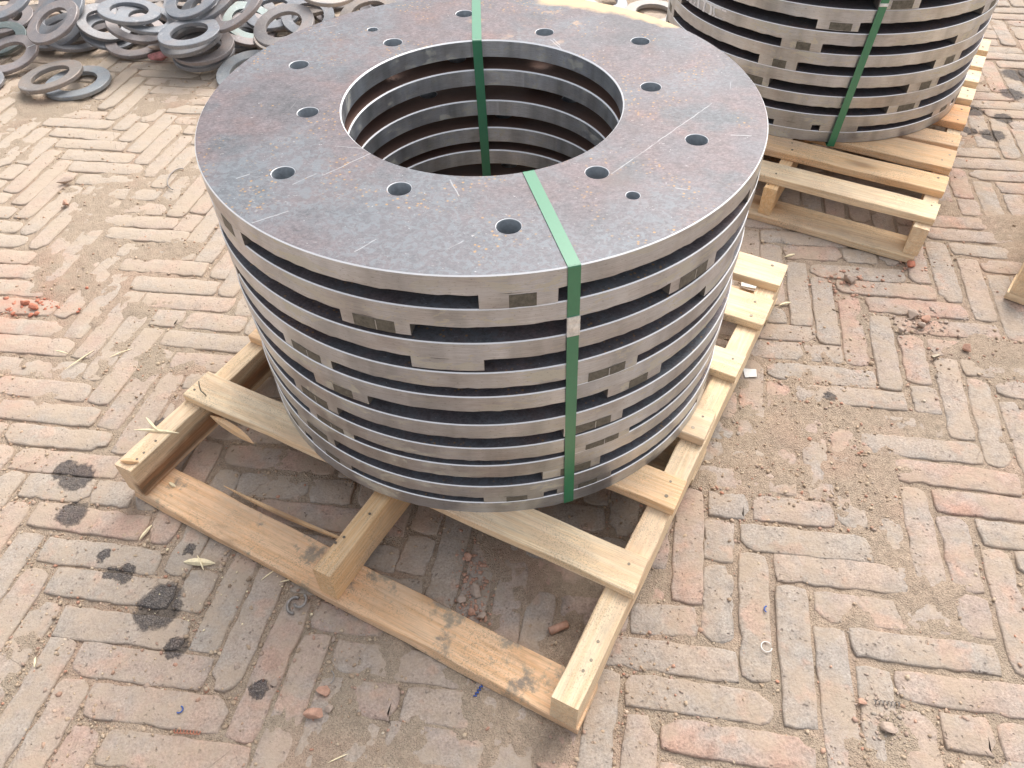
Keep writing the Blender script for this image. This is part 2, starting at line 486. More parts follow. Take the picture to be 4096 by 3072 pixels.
def mat_blank():
    # flame cut ring blanks, colour per object
    b = NB("ring_blank_steel", .55, .35, .5)
    P = b.pos()
    info = b.t.nodes.new("ShaderNodeObjectInfo")
    tint = info.outputs[1]
    off = b.comb(b.math('MULTIPLY', info.outputs[5], 9.0), 0.0, 0.0)
    V = b.vmath('ADD', P, off)
    n_ = b.noise(V, 18, 5, .65, .5)
    c = b.mix(1.0, tint, b.ramp(n_, [(.3, (.78, .8, .85)), (.5, (1, 1, 1)), (.66, (1.12, 1.04, 1.0))]), 'MULTIPLY')
    ru = b.noise(b.vmath('ADD', V, (0, 4, 0)), 12, 5, .65)
    c = b.mix(b.map(ru, .56, .72, 0, .5), c, (.30, .23, .20))
    wh = b.noise(V, 38, 4, .6, 1.2)
    c = b.mix(b.map(wh, .61, .68, 0, .4), c, (.48, .48, .49))
    fi = b.noise(V, 220, 3, .7)
    c = b.mix(1.0, c, b.ramp(fi, [(.3, .82), (.7, 1.12)]), 'MULTIPLY')
    return b.out(c, b.ramp(n_, [(.3, .45), (.7, .62)]), b.bump(b.math('ADD', fi, b.math('MULTIPLY', wh, 1.5)), .3, .0008))

M_BRICK = mat_brick()
M_SAND = mat_sand()
M_GRAV = mat_gravel()
M_WOOD = mat_wood()
M_TOP = mat_scale("mill_scale_scratched", True)
M_SCALE = mat_scale("mill_scale", False)
M_RIM = mat_rim()
M_EDGE = simple("bright_chamfer", (.95, .95, .96), .38, .25, var=.04)  # near-white colour stands in for the highlight along the chamfers
M_BORE = simple("bore_steel", (.40, .435, .47), .38, .4, var=.14, scale=220)
M_CUT = simple("torch_cut_steel", (.20, .185, .17), .6, .45, var=.25, scale=160)
M_MARK = simple("ground_patch_steel", (.15, .145, .125), .55, .5, var=.3, scale=150, bump=.6)
M_GREEN = simple("green_strap", (.03, .21, .10), .30, 0, 1.0, var=.05, scale=200, bump=.1)
M_CLIP = simple("zinc_clip", (.80, .80, .78), .35, .5, var=.25, scale=110, bump=.9, dist=.002)
M_BLANK = mat_blank()
M_NAIL = simple("nail_steel", (.20, .17, .13), .5, .6)
M_CHIP = simple("brick_chip", (.50, .30, .22), .9, 0, .2, var=.2, scale=120, bump=.6, dist=.002)
M_CHIP2 = simple("brick_chip_grey", (.42, .33, .27), .9, 0, .2, var=.2, scale=120, bump=.6, dist=.002)
M_RED = simple("red_brick_crumbs", (.50, .20, .13), .9, 0, .2, var=.3, scale=120, bump=.6, dist=.002)
M_SPL = simple("raw_wood_splinter", (.86, .74, .50), .7, 0, .3, var=.15, scale=200)
M_WHITE = simple("white_paint", (.80, .80, .82), .5, 0, .4, var=.1, scale=120)
M_PINK = simple("pink_chalk_brick", (.60, .27, .26), .85, 0, .2, var=.3, scale=70, bump=.6)
M_GREYM = simple("steel_shaving", (.30, .275, .255), .45, .5, var=.25, scale=200)
M_BLUE = simple("blue_paint", (.04, .10, .36), .5)
M_PAPER = simple("white_paper", (.78, .77, .74), .7)

# ------------------------------------------------------------------ object helpers
def mesh_obj(name, me, mat=None, parent=None, loc=(0, 0, 0), rotz=0.0):
    o = D.objects.new(name, me)
    COL.objects.link(o)
    if mat is not None and len(me.materials) == 0:
        me.materials.append(mat)
    o.location = loc
    o.rotation_euler = (0, 0, rotz)
    if parent:
        o.parent = parent
    return o
def from_pd(name, vs, fs, smooth=False):
    me = D.meshes.new(name)
    me.from_pydata([tuple(v) for v in vs], [], fs)
    if smooth:
        me.polygons.foreach_set("use_smooth", [True] * len(me.polygons))
    me.update()
    return me
def tag(o, label=None, cat=None, group=None, kind=None):
    if label:
        o['label'] = label
    if cat:
        o['category'] = cat
    if group:
        o['group'] = group
    if kind:
        o['kind'] = kind
    return o
def empty(name, loc=(0, 0, 0), rotz=0.0, label=None, cat=None, group=None):
    o = D.objects.new(name, None)
    o.empty_display_size = .05
    COL.objects.link(o)
    o.location = loc
    o.rotation_euler = (0, 0, rotz)
    return tag(o, label, cat, group)

def vnoise(x, y, cell, seed):
    r = np.random.default_rng(seed)
    T = r.random((256, 256))
    fx, fy = x / cell + 1000.0, y / cell + 1000.0
    ix, iy = np.floor(fx).astype(int), np.floor(fy).astype(int)
    tx, ty = fx - ix, fy - iy
    tx, ty = tx * tx * (3 - 2 * tx), ty * ty * (3 - 2 * ty)
    a = T[ix % 256, iy % 256]
    b_ = T[(ix + 1) % 256, iy % 256]
    c = T[ix % 256, (iy + 1) % 256]
    d = T[(ix + 1) % 256, (iy + 1) % 256]
    return (a * (1 - tx) + b_ * tx) * (1 - ty) + (c * (1 - tx) + d * tx) * ty

def sand_h(x, y):
    p = .5 * vnoise(x, y, .22, 11) + .3 * vnoise(x, y, .09, 12) + .2 * vnoise(x, y, .04, 13)
    # trodden thin under and before the near pallet
    q = np.exp(-(((x + .30) / .55) ** 2 + ((y - .72) / .30) ** 2) ** 1.5)
    h = -.0044 + np.clip((p - .50 - .16 * q) / .18, 0, 1) * .0052
    h = h + (vnoise(x, y, .05, 19) - .5) * .0018
    h = h + (vnoise(x, y, .018, 14) - .5) * .0030 + (vnoise(x, y, .007, 15) - .5) * .0018
    return h

# ------------------------------------------------------------------ ground sheet
def build_ground():
    NR, NC = 620, 860
    t = np.linspace(0, 1, NR)
    ys = .02 + (3.75 - .02) * (.45 * t + .55 * t * t)
    s_ = np.linspace(-1, 1, NC)
    Y = np.repeat(ys[:, None], NC, 1)
    X = s_[None, :] * (.82 + .56 * Y)
    Z = sand_h(X, Y)
    vs = np.stack([X, Y, Z], -1).reshape(-1, 3)
    # coarse surround that runs on to the horizon
    fr = [(-0.83, .02), (.83, .02), (2.92, 3.75), (-2.92, 3.75)]
    far = [(-80, -60), (80, -60), (80, 140), (-80, 140)]
    base = len(vs)
    ex = [(x, y, -.0045) for x, y in fr] + [(x, y, -.0045) for x, y in far]
    vs = np.concatenate([vs, np.array(ex)])
    i = np.arange(NR - 1)[:, None] * NC + np.arange(NC - 1)[None, :]
    q = np.stack([i, i + 1, i + NC + 1, i + NC], -1).reshape(-1, 4)
    b0 = base
    extra = np.array([[b0 + 4, b0 + 5, b0 + 1, b0], [b0 + 1, b0 + 5, b0 + 6, b0 + 2], [b0 + 2, b0 + 6, b0 + 7, b0 + 3], [b0 + 3, b0 + 7, b0 + 4, b0]])
    q = np.concatenate([q, extra])
    me = D.meshes.new("ground")
    me.vertices.add(len(vs))
    me.vertices.foreach_set("co", vs.astype(np.float32).ravel())
    me.loops.add(len(q) * 4)
    me.loops.foreach_set("vertex_index", q.astype(np.int32).ravel())
    me.polygons.add(len(q))
    me.polygons.foreach_set("loop_start", np.arange(len(q), dtype=np.int32) * 4)
    me.polygons.foreach_set("loop_total", np.full(len(q), 4, dtype=np.int32))
    me.polygons.foreach_set("use_smooth", np.ones(len(q), dtype=bool))
    me.update()
    me.validate()
    o = mesh_obj("ground", me, M_SAND)
    tag(o, kind='structure')
    return o
GROUND = build_ground()

# ------------------------------------------------------------------ bricks
E1 = np.array([0.05773061, -0.00875805])
E2 = np.array([0.01256998, 0.05921032])
T0 = np.array([0.40350895, 0.7470938])
ANG_H = math.atan2(E1[1], E1[0])
ANG_V = math.atan2(E2[1], E2[0])

def brick_data(r, L, W):
    nl, ns = 10, 3
    pts = []
    cr = r.uniform(.0015, .006)
    def ln(a, b_, n_):
        return [(a[0] + (b_[0] - a[0]) * i / n_, a[1] + (b_[1] - a[1]) * i / n_) for i in range(n_)]
    c = [(-L / 2, -W / 2), (L / 2, -W / 2), (L / 2, W / 2), (-L / 2, W / 2)]
    pts = ln(c[0], c[1], nl) + ln(c[1], c[2], ns) + ln(c[2], c[3], nl) + ln(c[3], c[0], ns)
    out = []
    for x, y in pts:
        if abs(abs(x) - L / 2) < 1e-6 and abs(abs(y) - W / 2) < 1e-6:
            k = cr * r.choice((.5, .8, 1, 1.4, 2.2, 3.4))
            x -= math.copysign(k * .8, x)
            y -= math.copysign(k * .55, y)
        x += r.uniform(-.0022, .0014) * (1 if x > 0 else -1)
        y += r.uniform(-.0023, .0013) * (1 if y > 0 else -1)
        if r.random() < .07:
            y *= .88
        if r.random() < .03:
            x *= .975
        out.append((x, y))
    n_ = len(out)
    vs, fs = [], []
    dome = r.uniform(.0, .0012)
    for k, (ins, z) in enumerate(((0, -.035), (0, -.0030), (.0008, -.0008), (.0036, 0.0))):
        for x, y in out:
            sx = (abs(x) - ins) / max(abs(x), 1e-6) if abs(x) > L * .3 else 1
            sy = (abs(y) - ins) / max(abs(y), 1e-6) if abs(y) > W * .2 else 1
            vs.append((x * sx, y * sy, z + r.uniform(-.0005, .0005) * (k > 1)))
    for k in range(3):
        for i in range(n_):
            j = (i + 1) % n_
            fs.append((k * n_ + i, k * n_ + j, (k + 1) * n_ + j, (k + 1) * n_ + i))
    # crown strip: a middle line
    base = 3 * n_
    mid = []
    for i in range(1, nl):
        a = vs[base + i]
        b_ = vs[base + nl + ns + (nl - i)]
        mid.append(len(vs))
        vs.append(((a[0] + b_[0]) / 2, (a[1] + b_[1]) / 2, dome + r.uniform(-.0006, .0006)))
    for i in range(1, nl - 1):
        fs.append((base + i, base + i + 1, mid[i], mid[i - 1]))
        k = base + nl + ns + (nl - i)
        fs.append((k - 1, k, mid[i - 1], mid[i]))
    # ends
    fs.append((base, base + 1, mid[0]))
    fs.append((base + nl - 1, base + nl, mid[-1]))
    for i in range(ns):
        fs.append((base + nl + i, base + nl + i + 1, mid[-1]))
    fs.append((base + nl + ns, base + nl + ns + 1, mid[-1]))
    e = base + nl + ns + nl
    fs.append((e - 1, e, mid[0]))
    for i in range(ns):
        a = e + i
        b_ = e + i + 1 if i < ns - 1 else base
        fs.append((a, b_, mid[0]))
    return vs, fs

def build_bricks():
    r = random.Random(5)
    items = []
    for m in range(-8, 9):
        for k in range(-95, 60):
            for kind in (0, 1):
                if kind == 0:
                    ca, cb = k + 8 * m + 2, -k - .5
                    L, W = 4 * .0584 - .0045, .0605 - .0042
                else:
                    ca, cb = k + 8 * m + 4.5, -k + 1
                    L, W = 4 * .0605 - .0045, .0584 - .0040
                c = T0 + ca * E1 + cb * E2
                if c[1] < -.05 or c[1] > 3.9 or abs(c[0]) > .95 + .62 * c[1]:
                    continue
                # which show, and how large
                d = Vector((c[0], c[1], -CAMH))
                z = d.dot(cF)
                if z < .1:
                    continue
                px, py = d.dot(cR) / z, d.dot(cU) / z
                vis = abs(px) < .70 and abs(py) < .53
                dx, dy = c[0] + .037, c[1] - 1.2
                hidden = (dx * dx + dy * dy) < .33 ** 2 or ((c[0] + .05) ** 2 + (c[1] - 1.75) ** 2) < .42 ** 2
                size = CAMH / z ** 3 * (1 if vis else .02) * (.05 if hidden else 1)
                items.append((size, kind, c, L, W))
    items.sort(key=lambda q: -q[0])
    protos = []
    for kind in (0, 1):
        L, W = (4 * .0584 - .0045, .0605 - .0042) if kind == 0 else (4 * .0605 - .0045, .0584 - .0040)
        protos.append([brick_data(r, L - r.uniform(0, .006), W - r.uniform(0, .004)) for _ in range(26)])
    halves = [[], []]
    for kind in (0, 1):
        L, W = (4 * .0584 - .0045, .0605 - .0042) if kind == 0 else (4 * .0605 - .0045, .0584 - .0040)
        for fr in (.34, .5, .62):
            halves[kind].append((fr, brick_data(r, L * fr - .002, W), brick_data(r, L * (1 - fr) - .003, W)))
    cache = {}
    def me_of(key, data):
        if key not in cache:
            me = from_pd("brick", data[0], data[1], True)
            me.materials.append(M_BRICK)
            cache[key] = me
        return cache[key]
    count = 0
    av, af = [], []
    for size, kind, c, L, W in items:
        ang = ANG_H if kind == 0 else ANG_V
        ang += r.gauss(0, .019)
        c = c + np.array([r.gauss(0, .0024), r.gauss(0, .0024)])
        dz = r.uniform(-.0022, .0008)
        tx, ty = r.gauss(0, .006), r.gauss(0, .012)
        if r.random() < .06:
            dz -= .003
        pieces = []
        if r.random() < .13:
            fr, d1, d2 = r.choice(halves[kind])
            dirv = np.array([math.cos(ang), math.sin(ang)])
            i_ = halves[kind].index((fr, d1, d2))
            pieces.append((('h', kind, i_, 0), d1, c - dirv * (L * (1 - fr) / 2 + .0005), ang + r.gauss(0, .02), dz + r.uniform(-.001, .001)))
            pieces.append((('h', kind, i_, 1), d2, c + dirv * (L * fr / 2 + .0005), ang + r.gauss(0, .02), dz + r.uniform(-.002, .001)))
        else:
            i_ = r.randrange(26)
            pieces.append((('w', kind, i_), protos[kind][i_], c, ang + (math.pi if r.random() < .5 else 0), dz))
        for key, data, cc, an, z in pieces:
            if count < 300:
                o = mesh_obj("brick", me_of(key, data), None, GROUND, (cc[0], cc[1], z))
                o.rotation_euler = (ty * .5, tx * .5, an)
                count += 1
            else:
                mt = Matrix.Translation((cc[0], cc[1], z)) @ Matrix.Rotation(an, 4, 'Z') @ Matrix.Rotation(tx * .5, 4, 'Y') @ Matrix.Rotation(ty * .5, 4, 'X')
                A = np.array(mt)
                V = np.array(data[0])
                V = V @ A[:3, :3].T + A[:3, 3]
                b_ = sum(len(q) for q in av)
                av.append(V)
                af.extend([tuple(i + b_ for i in f) for f in data[1]])
    me = from_pd("brick_field", np.concatenate(av), af, True)
    o = mesh_obj("brick_field", me, M_BRICK, GROUND)
    o['kind'] = 'stuff'
build_bricks()

# ------------------------------------------------------------------ loose grit
def grit(name, N, xy, size, mat, kind='stuff', flat=.7, seed=3, lift=0.0):
    r = np.random.default_rng(seed)
    ico = [(0, 0, 1), (.89, 0, .45), (.28, .85, .45), (-.72, .53, .45), (-.72, -.53, .45), (.28, -.85, .45),
           (.72, .53, -.45), (-.28, .85, -.45), (-.89, 0, -.45), (-.28, -.85, -.45), (.72, -.53, -.45), (0, 0, -1)]
    fc = [(0, 1, 2), (0, 2, 3), (0, 3, 4), (0, 4, 5), (0, 5, 1), (1, 6, 2), (2, 7, 3), (3, 8, 4), (4, 9, 5), (5, 10, 1),
          (6, 7, 2), (7, 8, 3), (8, 9, 4), (9, 10, 5), (10, 6, 1), (11, 7, 6), (11, 8, 7), (11, 9, 8), (11, 10, 9), (11, 6, 10)]
    ico = np.array(ico)
    fc = np.array(fc)
    n_ = len(xy)
    S = size[:, None, None] * (1 + r.uniform(-.35, .35, (n_, 12, 1))) * ico[None]
    S = S * r.uniform(.6, 1.3, (n_, 1, 3)) * np.array([1, 1, flat])
    a = r.uniform(0, 6.28, n_)
    ca, sa = np.cos(a)[:, None], np.sin(a)[:, None]
    X = S[..., 0] * ca - S[..., 1] * sa + xy[:, 0:1]
    Y = S[..., 0] * sa + S[..., 1] * ca + xy[:, 1:2]
    z0 = np.maximum(sand_h(xy[:, 0], xy[:, 1]), xy[:, 2]) + size * .25 + lift
    Z = S[..., 2] + z0[:, None]
    vs = np.stack([X, Y, Z], -1).reshape(-1, 3)
    F_ = (fc[None] + (np.arange(n_) * 12)[:, None, None]).reshape(-1, 3)
    me = D.meshes.new(name)
    me.vertices.add(len(vs))
    me.vertices.foreach_set("co", vs.astype(np.float32).ravel())
    me.loops.add(len(F_) * 3)
    me.loops.foreach_set("vertex_index", F_.astype(np.int32).ravel())
    me.polygons.add(len(F_))
    me.polygons.foreach_set("loop_start", np.arange(len(F_), dtype=np.int32) * 3)
    me.polygons.foreach_set("loop_total", np.full(len(F_), 3, dtype=np.int32))
    me.update()
    o = mesh_obj(name, me, mat)
    o['kind'] = kind
    return o

AI = np.linalg.inv(np.stack([E1, E2], 1))
def joint_dist(x, y):
    q = (np.stack([x, y], -1) - T0) @ AI.T
    a, b_ = q[:, 0], q[:, 1]
    # distance (lattice units) to nearest brick edge
    k = np.floor(-b_)
    fa = np.mod(a - k, 8.0)          # 0..4 H brick, 4..8 V bricks
    inH = fa < 4
    fb = -b_ - k
    dH = np.minimum(np.minimum(fb, 1 - fb), np.minimum(fa, 4 - fa))
    va = np.mod(fa - 4, 1.0)
    kk = np.floor(fa - 4)
    vb = (kk + (1 - fb))
    dV = np.minimum(np.minimum(va, 1 - va), np.minimum(vb, 4 - vb))
    return np.where(inH, dH, dV)

r0 = np.random.default_rng(21)
N = 170000
yy = .12 + 3.2 * r0.random(N) ** 2.2
xx = (r0.random(N) * 2 - 1) * (.72 + .52 * yy)
jd = joint_dist(xx, yy)
cl = vnoise(xx, yy, .16, 31)
keep = (r0.random(N) < np.where(jd < .12, .6, .10) * np.clip((cl - .25) * 2.6, .1, 1.4))
xx, yy, jd = xx[keep], yy[keep], jd[keep]
sz = .0011 + .0032 * r0.random(len(xx)) ** 3.2
bt = np.where(jd < .10, -.02, -.001)
xyz = np.stack([xx, yy, bt], 1)[:26000]
tag(grit("gravel", 0, xyz, sz[:26000], M_GRAV), 'fine sandy grit and small stones in the joints between the paving bricks', 'gravel')

def crumbs(name, centre, spread, n_, smin, smax, mat, seed, label, cat):
    r = np.random.default_rng(seed)
    xy = r.normal(0, 1, (n_, 2)) * np.array(spread) + np.array(centre)
    s_ = smin + (smax - smin) * r.random(n_) ** 2.5
    o = grit(name, 0, np.concatenate([xy, np.full((n_, 1), -.001)], 1), s_, mat, seed=seed, flat=.6)
    tag(o, label, cat)
    return o
crumbs("brick_crumbs", (-.073, .618), (.017, .045), 260, .0008, .0042, M_CHIP, 41, 'crushed orange brick crumbs on the paving inside the near pallet frame', 'rubble')
crumbs("brick_crumbs", (-1.137, 1.377), (.055, .022), 110, .0012, .0075, M_RED, 42, 'bright red crushed brick crumbs at the left edge of the yard', 'rubble')
crumbs("brick_crumbs", (.814, 1.407), (.035, .022), 130, .0012, .006, M_CHIP, 43, 'pinkish brick crumbs between the near and the far right pallet', 'rubble')
crumbs("brick_crumbs", (.925, 1.255), (.035, .025), 140, .0012, .0055, M_CHIP2, 44, 'grey pink brick crumbs on the paving right of the near pallet', 'rubble')
crumbs("brick_crumbs", (.550, .400), (.022, .022), 150, .0008, .0035, M_CHIP2, 45, 'small brown brick crumbs near the lower right of the yard', 'rubble')
crumbs("brick_crumbs", (.985, 1.462), (.018, .010), 60, .0012, .005, M_CHIP, 46, 'brick crumbs at the near corner of the far right pallet', 'rubble')
crumbs("wood_chips", (-.52, .62), (.13, .05), 60, .0008, .0024, M_SPL, 47, 'pale tiny wood chips scattered left of the near pallet bottom board', 'wood chips')

# ------------------------------------------------------------------ steel ring plates
RO, RI, TH = .4353, .2190, .0295
HB, HS = .0162, .0094
def plate_mesh(name, topmat, seg=224):
    bm = bmesh.new()
    r = random.Random(hash(name) % 1000)
    def loop(rr, z, n_, c=(0, 0), jz=0):
        return [bm.verts.new((c[0] + rr * math.cos(2 * math.pi * i / n_), c[1] + rr * math.sin(2 * math.pi * i / n_), z + (r.uniform(-jz, jz)))) for i in range(n_)]
    def bridge(a, b_, mi, sm=True, flip=False):
        n_ = len(a)
        for i in range(n_):
            j = (i + 1) % n_
            vs = (a[i], a[j], b_[j], b_[i])
            if flip:
                vs = vs[::-1]
            f = bm.faces.new(vs)
            f.material_index = mi
            f.smooth = sm
    ch = .0015
    ot = loop(RO - ch, 0, seg)
    oc = loop(RO, -ch, seg)
    ob = loop(RO, -TH, seg, jz=.0010)
    it = loop(RI + ch * 1.3, 0, 160)
    ic = loop(RI, -ch * 1.3, 160)
    ib = loop(RI, -TH, 160)
    holes = []
    for k in range(6):
        for rr, a0 in ((.3396, 0), (.2698, 30)):
            a = rad(a0 + 60 * k)
            holes.append((rr * math.cos(a), rr * math.sin(a), HB))
    for a in (30, 210):
        holes.append((.3409 * math.cos(rad(a)), .3409 * math.sin(rad(a)), HS))
    ht = [loop(h[2] + .0007, 0, 32, h) for h in holes]
    hc = [loop(h[2], -.0007, 32, h) for h in holes]
    hb = [loop(h[2], -TH, 32, h) for h in holes]
    bridge(oc, ot, 2)
    bridge(ob, oc, 1)
    bridge(it, ic, 2)
    bridge(ic, ib, 1)
    for a, c_, b_ in zip(ht, hc, hb):
        bridge(a, c_, 2)
        bridge(c_, b_, 3)
    def edges_of(lps):
        es = []
        for lp in lps:
            for i in range(len(lp)):
                e = bm.edges.get((lp[i], lp[(i + 1) % len(lp)]))
                es.append(e)
        return es
    for lps, mi, up in ((([ot, it] + ht), 0, 1), (([ob, ib] + hb), 4, -1)):
        res = bmesh.ops.triangle_fill(bm, use_beauty=True, edges=edges_of(lps), normal=(0, 0, up))
        for g in res['geom']:
            if isinstance(g, bmesh.types.BMFace):
                g.material_index = mi
                g.smooth = False
                if g.normal.z * up < 0:
                    g.normal_flip()
    bmesh.ops.recalc_face_normals(bm, faces=bm.faces)
    for e in bm.edges:
        if len(e.link_faces) == 2 and e.link_faces[0].normal.angle(e.link_faces[1].normal) > rad(20):
            e.smooth = False
    me = D.meshes.new(name)
    bm.to_mesh(me)
    bm.free()
    for m_ in (topmat, M_RIM, M_EDGE, M_BORE, M_SCALE):
        me.materials.append(m_)
    return me
ME_PT = plate_mesh("plate_body", M_TOP)
ME_P = plate_mesh("plate_body", M_SCALE)

def sector(name, r0_, r1_, a0, a1, z0, z1, mats, n_=8, top=False, rag=0.0):
    r = random.Random(int(a0 * 10) + int(z1 * 1e4))
    vs, fs, mi = [], [], []
    for i in range(n_ + 1):
        a = rad(a0 + (a1 - a0) * i / n_)
        j = r.uniform(-rag, rag)
        for rr, z in ((r0_, z0), (r1_, z0), (r1_, z1 + j), (r0_, z1 + j)):
            vs.append((rr * math.cos(a), rr * math.sin(a), z))
    for i in range(n_):
        b_ = 4 * i
        q = b_ + 4
        fs.append((b_ + 1, b_ + 2, q + 2, q + 1)); mi.append(0)
        fs.append((b_ + 2, b_ + 3, q + 3, q + 2)); mi.append(1)
        fs.append((b_ + 3, b_, q, q + 3)); mi.append(1)
        if top:
            fs.append((b_, b_ + 1, q + 1, q)); mi.append(1)
    e = 4 * n_
    fs.append((0, 3, 2, 1)); mi.append(1)
    fs.append((e, e + 1, e + 2, e + 3)); mi.append(1)
    me = from_pd(name, vs, fs)
    for m_ in mats:
        me.materials.append(m_)
    me.polygons.foreach_set("material_index", mi)
    # outward normals
    bm = bmesh.new(); bm.from_mesh(me); bmesh.ops.recalc_face_normals(bm, faces=bm.faces); bm.to_mesh(me); bm.free()
    return me
LUGW = 12.9
lug_cache = {}
def lug_meshes(drop, inner):
    key = (round(drop, 4), round(inner, 4))
    if key not in lug_cache:
        a = -LUGW / 2
        outer = sector("lug", .392, RO - .00015, a, -a, -TH, -TH - drop, (M_RIM, M_CUT), rag=.0003)
        core = sector("lug_core", .335, .392, a + 1, -a - 1, -TH, -TH - inner, (M_CUT, M_CUT), n_=4)
        ins = []
        for (p, q, k0, k1) in ((-2.6, 4.2, .15, .96), (-4.0, 3.7, .05, .98), (-1.6, 2.9, .1, .98)):
            ins.append(sector("lug_inset", .43, RO + .0002, p, q, -TH - drop * k0, -TH - drop * k1, (M_MARK, M_MARK), n_=6, top=True, rag=.0006))
        seam = sector("lug_inset", .43, RO + .0005, .2, .38, -TH - drop * .15, -TH - drop * .97, (M_RIM, M_CUT), n_=1, top=True)
        lug_cache[key] = (outer, core, ins, seam)
    return lug_cache[key]

def steel_plate(cx, cy, ztop, phase, drop, gap, label, group, phases=None, top=False, lugs=True, seed=0, ins_ty=None):
    r = random.Random(seed)
    t = empty("steel_ring_plate", (cx, cy, ztop), rad(phase + LUGW / 2), label, "steel ring plate", group)
    mesh_obj("plate_body", ME_PT if top else ME_P, None, t)
    if not lugs:
        return t
    outer, core, ins, seam = lug_meshes(drop, gap - .0004)
    for ph in (phases or [phase]):
        for k in range(6):
            an = rad(60 * k + (ph - phase))
            lg = mesh_obj("lug", outer, None, t, (0, 0, 0), an)
            co = mesh_obj("lug_core", core, None, lg)
            ty = ins_ty if ins_ty is not None else r.choice((0, 1, 2, 2, -1))
            if ty >= 0:
                mesh_obj("lug_inset", ins[ty], None, lg)
                if ty == 1:
                    mesh_obj("inset_seam", seam, None, lg)
    return t

C1 = (-0.0367, 1.1347)
GRP1 = "steel ring plates of the near stack"
st1 = [ # ztop, lug start angle, lug drop, gap below, dx, dy, extra phases
    (.6130, -90.2, .0229, .0230, 0, 0, None),
    (.5605, -115.1, .0205, .0294, .001, 0, None),
    (.5016, -102.7, .0205, .0249, -.001, .001, None),
    (.4472, -133.3, .0180, .0181, .0005, .0005, None),
    (.3996, -126.0, .0190, .0296, -.0015, 0, None),
    (.3405, -135.2, .0185, .0269, .001, -.001, None),
    (.2841, -132.6, .0136, .0137, .001, .001, None),
    (.2409, -139.0, .0205, .0249, -.0010, .001, None),
    (.1865, -91.8, .0139, .0140, .0005, .0005, [-91.8, -75.9]),
    (.1430, -60.0, 0, .001, 0, 0, None)]
ordn = ["topmost", "second from top", "third from top", "fourth from top", "fifth from top", "fifth from bottom",
        "fourth from bottom", "third from bottom", "second from bottom", "bottom"]
for i, (z, ph, dr, gp, dx, dy, ex) in enumerate(st1):
    lab = ("topmost steel ring plate of the near stack, purple-grey scratched face with bolt holes" if i == 0
           else "%s grey steel ring plate of the near strapped stack" % ordn[i])
    steel_plate(C1[0] + dx, C1[1] + dy, z, ph, dr, gp, lab, GRP1, ex, top=(i == 0), lugs=(i < 9), seed=i, ins_ty=(2, 1, -1, 1, 2, 1, 1, 0, 2, 0)[i])

C2 = (0.91755, 2.28007)
GRP2 = "steel ring plates of the far stack"
st2 = [(.6205, -100, .0250, .0250, 0, 0, None), (.5660, -112, .0230, .0250, 0, 0, None),
       (.5115, -95.0, .0245, .0255, 0, 0, None), (.4560, -111.7, .0215, .0250, .001, .001, None),
       (.4010, -121.0, .0215, .0222, -.001, 0, None), (.3490, -127.2, .0225, .0230, 0, .001, None),
       (.2965, -135.0, .0235, .0245, .001, 0, None), (.2425, -139.7, .0210, .0215, -.001, 0, None),
       (.1912, -117.3, .0154, .0157, .001, 0, [-117.3, -101.6]), (.1460, -60, 0, .001, 0, 0, None)]
plates2 = []
for i, (z, ph, dr, gp, dx, dy, ex) in enumerate(st2):
    lab = "%s grey steel ring plate of the far stack at the upper right" % ordn[i]
    if i == 3:
        lab = "fourth plate from top of the far stack, daubed with white paint at its left"
    plates2.append(steel_plate(C2[0] + dx, C2[1] + dy, z, ph, dr, gp, lab, GRP2, ex, lugs=(i < 9), seed=40 + i))

# white daubs on one plate of the far stack
def daubs(parent, phase0):
    vs, fs = [], []
    r = random.Random(4)
    def strip(pts, wd):
        b_ = len(vs)
        for (a, z) in pts:
            for s_ in (-1, 1):
                aa = rad(a + s_ * wd / 2 - phase0)
                for rr in (RO + .0002, RO + .0011):
                    vs.append((rr * math.cos(aa), rr * math.sin(aa), z + r.uniform(-.0006, .0006)))
        for i in range(len(pts) - 1):
            q = b_ + 4 * i
            fs.append((q + 1, q + 3, q + 7, q + 5))
            fs.append((q, q + 1, q + 5, q + 4))
            fs.append((q + 2, q + 6, q + 7, q + 3))
    for a, wd in ((-166, .7), (-163.5, .5), (-161, .9), (-158.5, .5), (-156, 1.0), (-153, .8), (-149.5, 1.1), (-147.8, .6)):
        strip([(a + r.uniform(-.4, .4), -.001 - .0285 * i / 5) for i in range(6)], wd)
    for k in range(8):
        a = -168 + k * 3.2
        for i in range(4):
            strip([(a + i * .8, -.0005 - r.uniform(0, .002)), (a + i * .8 + .2, -.004 - r.uniform(0, .004))], 1.1)
    for k in range(10):
        a = -160 + k * 1.7
        strip([(a, -.0265), (a + .2, -.0292)], r.uniform(.6, 1.6))
    me = from_pd("paint_daub", vs, fs)
    o = mesh_obj("paint_daub", me, M_WHITE, parent)
    o['label'] = "white paint daubs"
daubs(plates2[4], -121.0 + LUGW / 2)

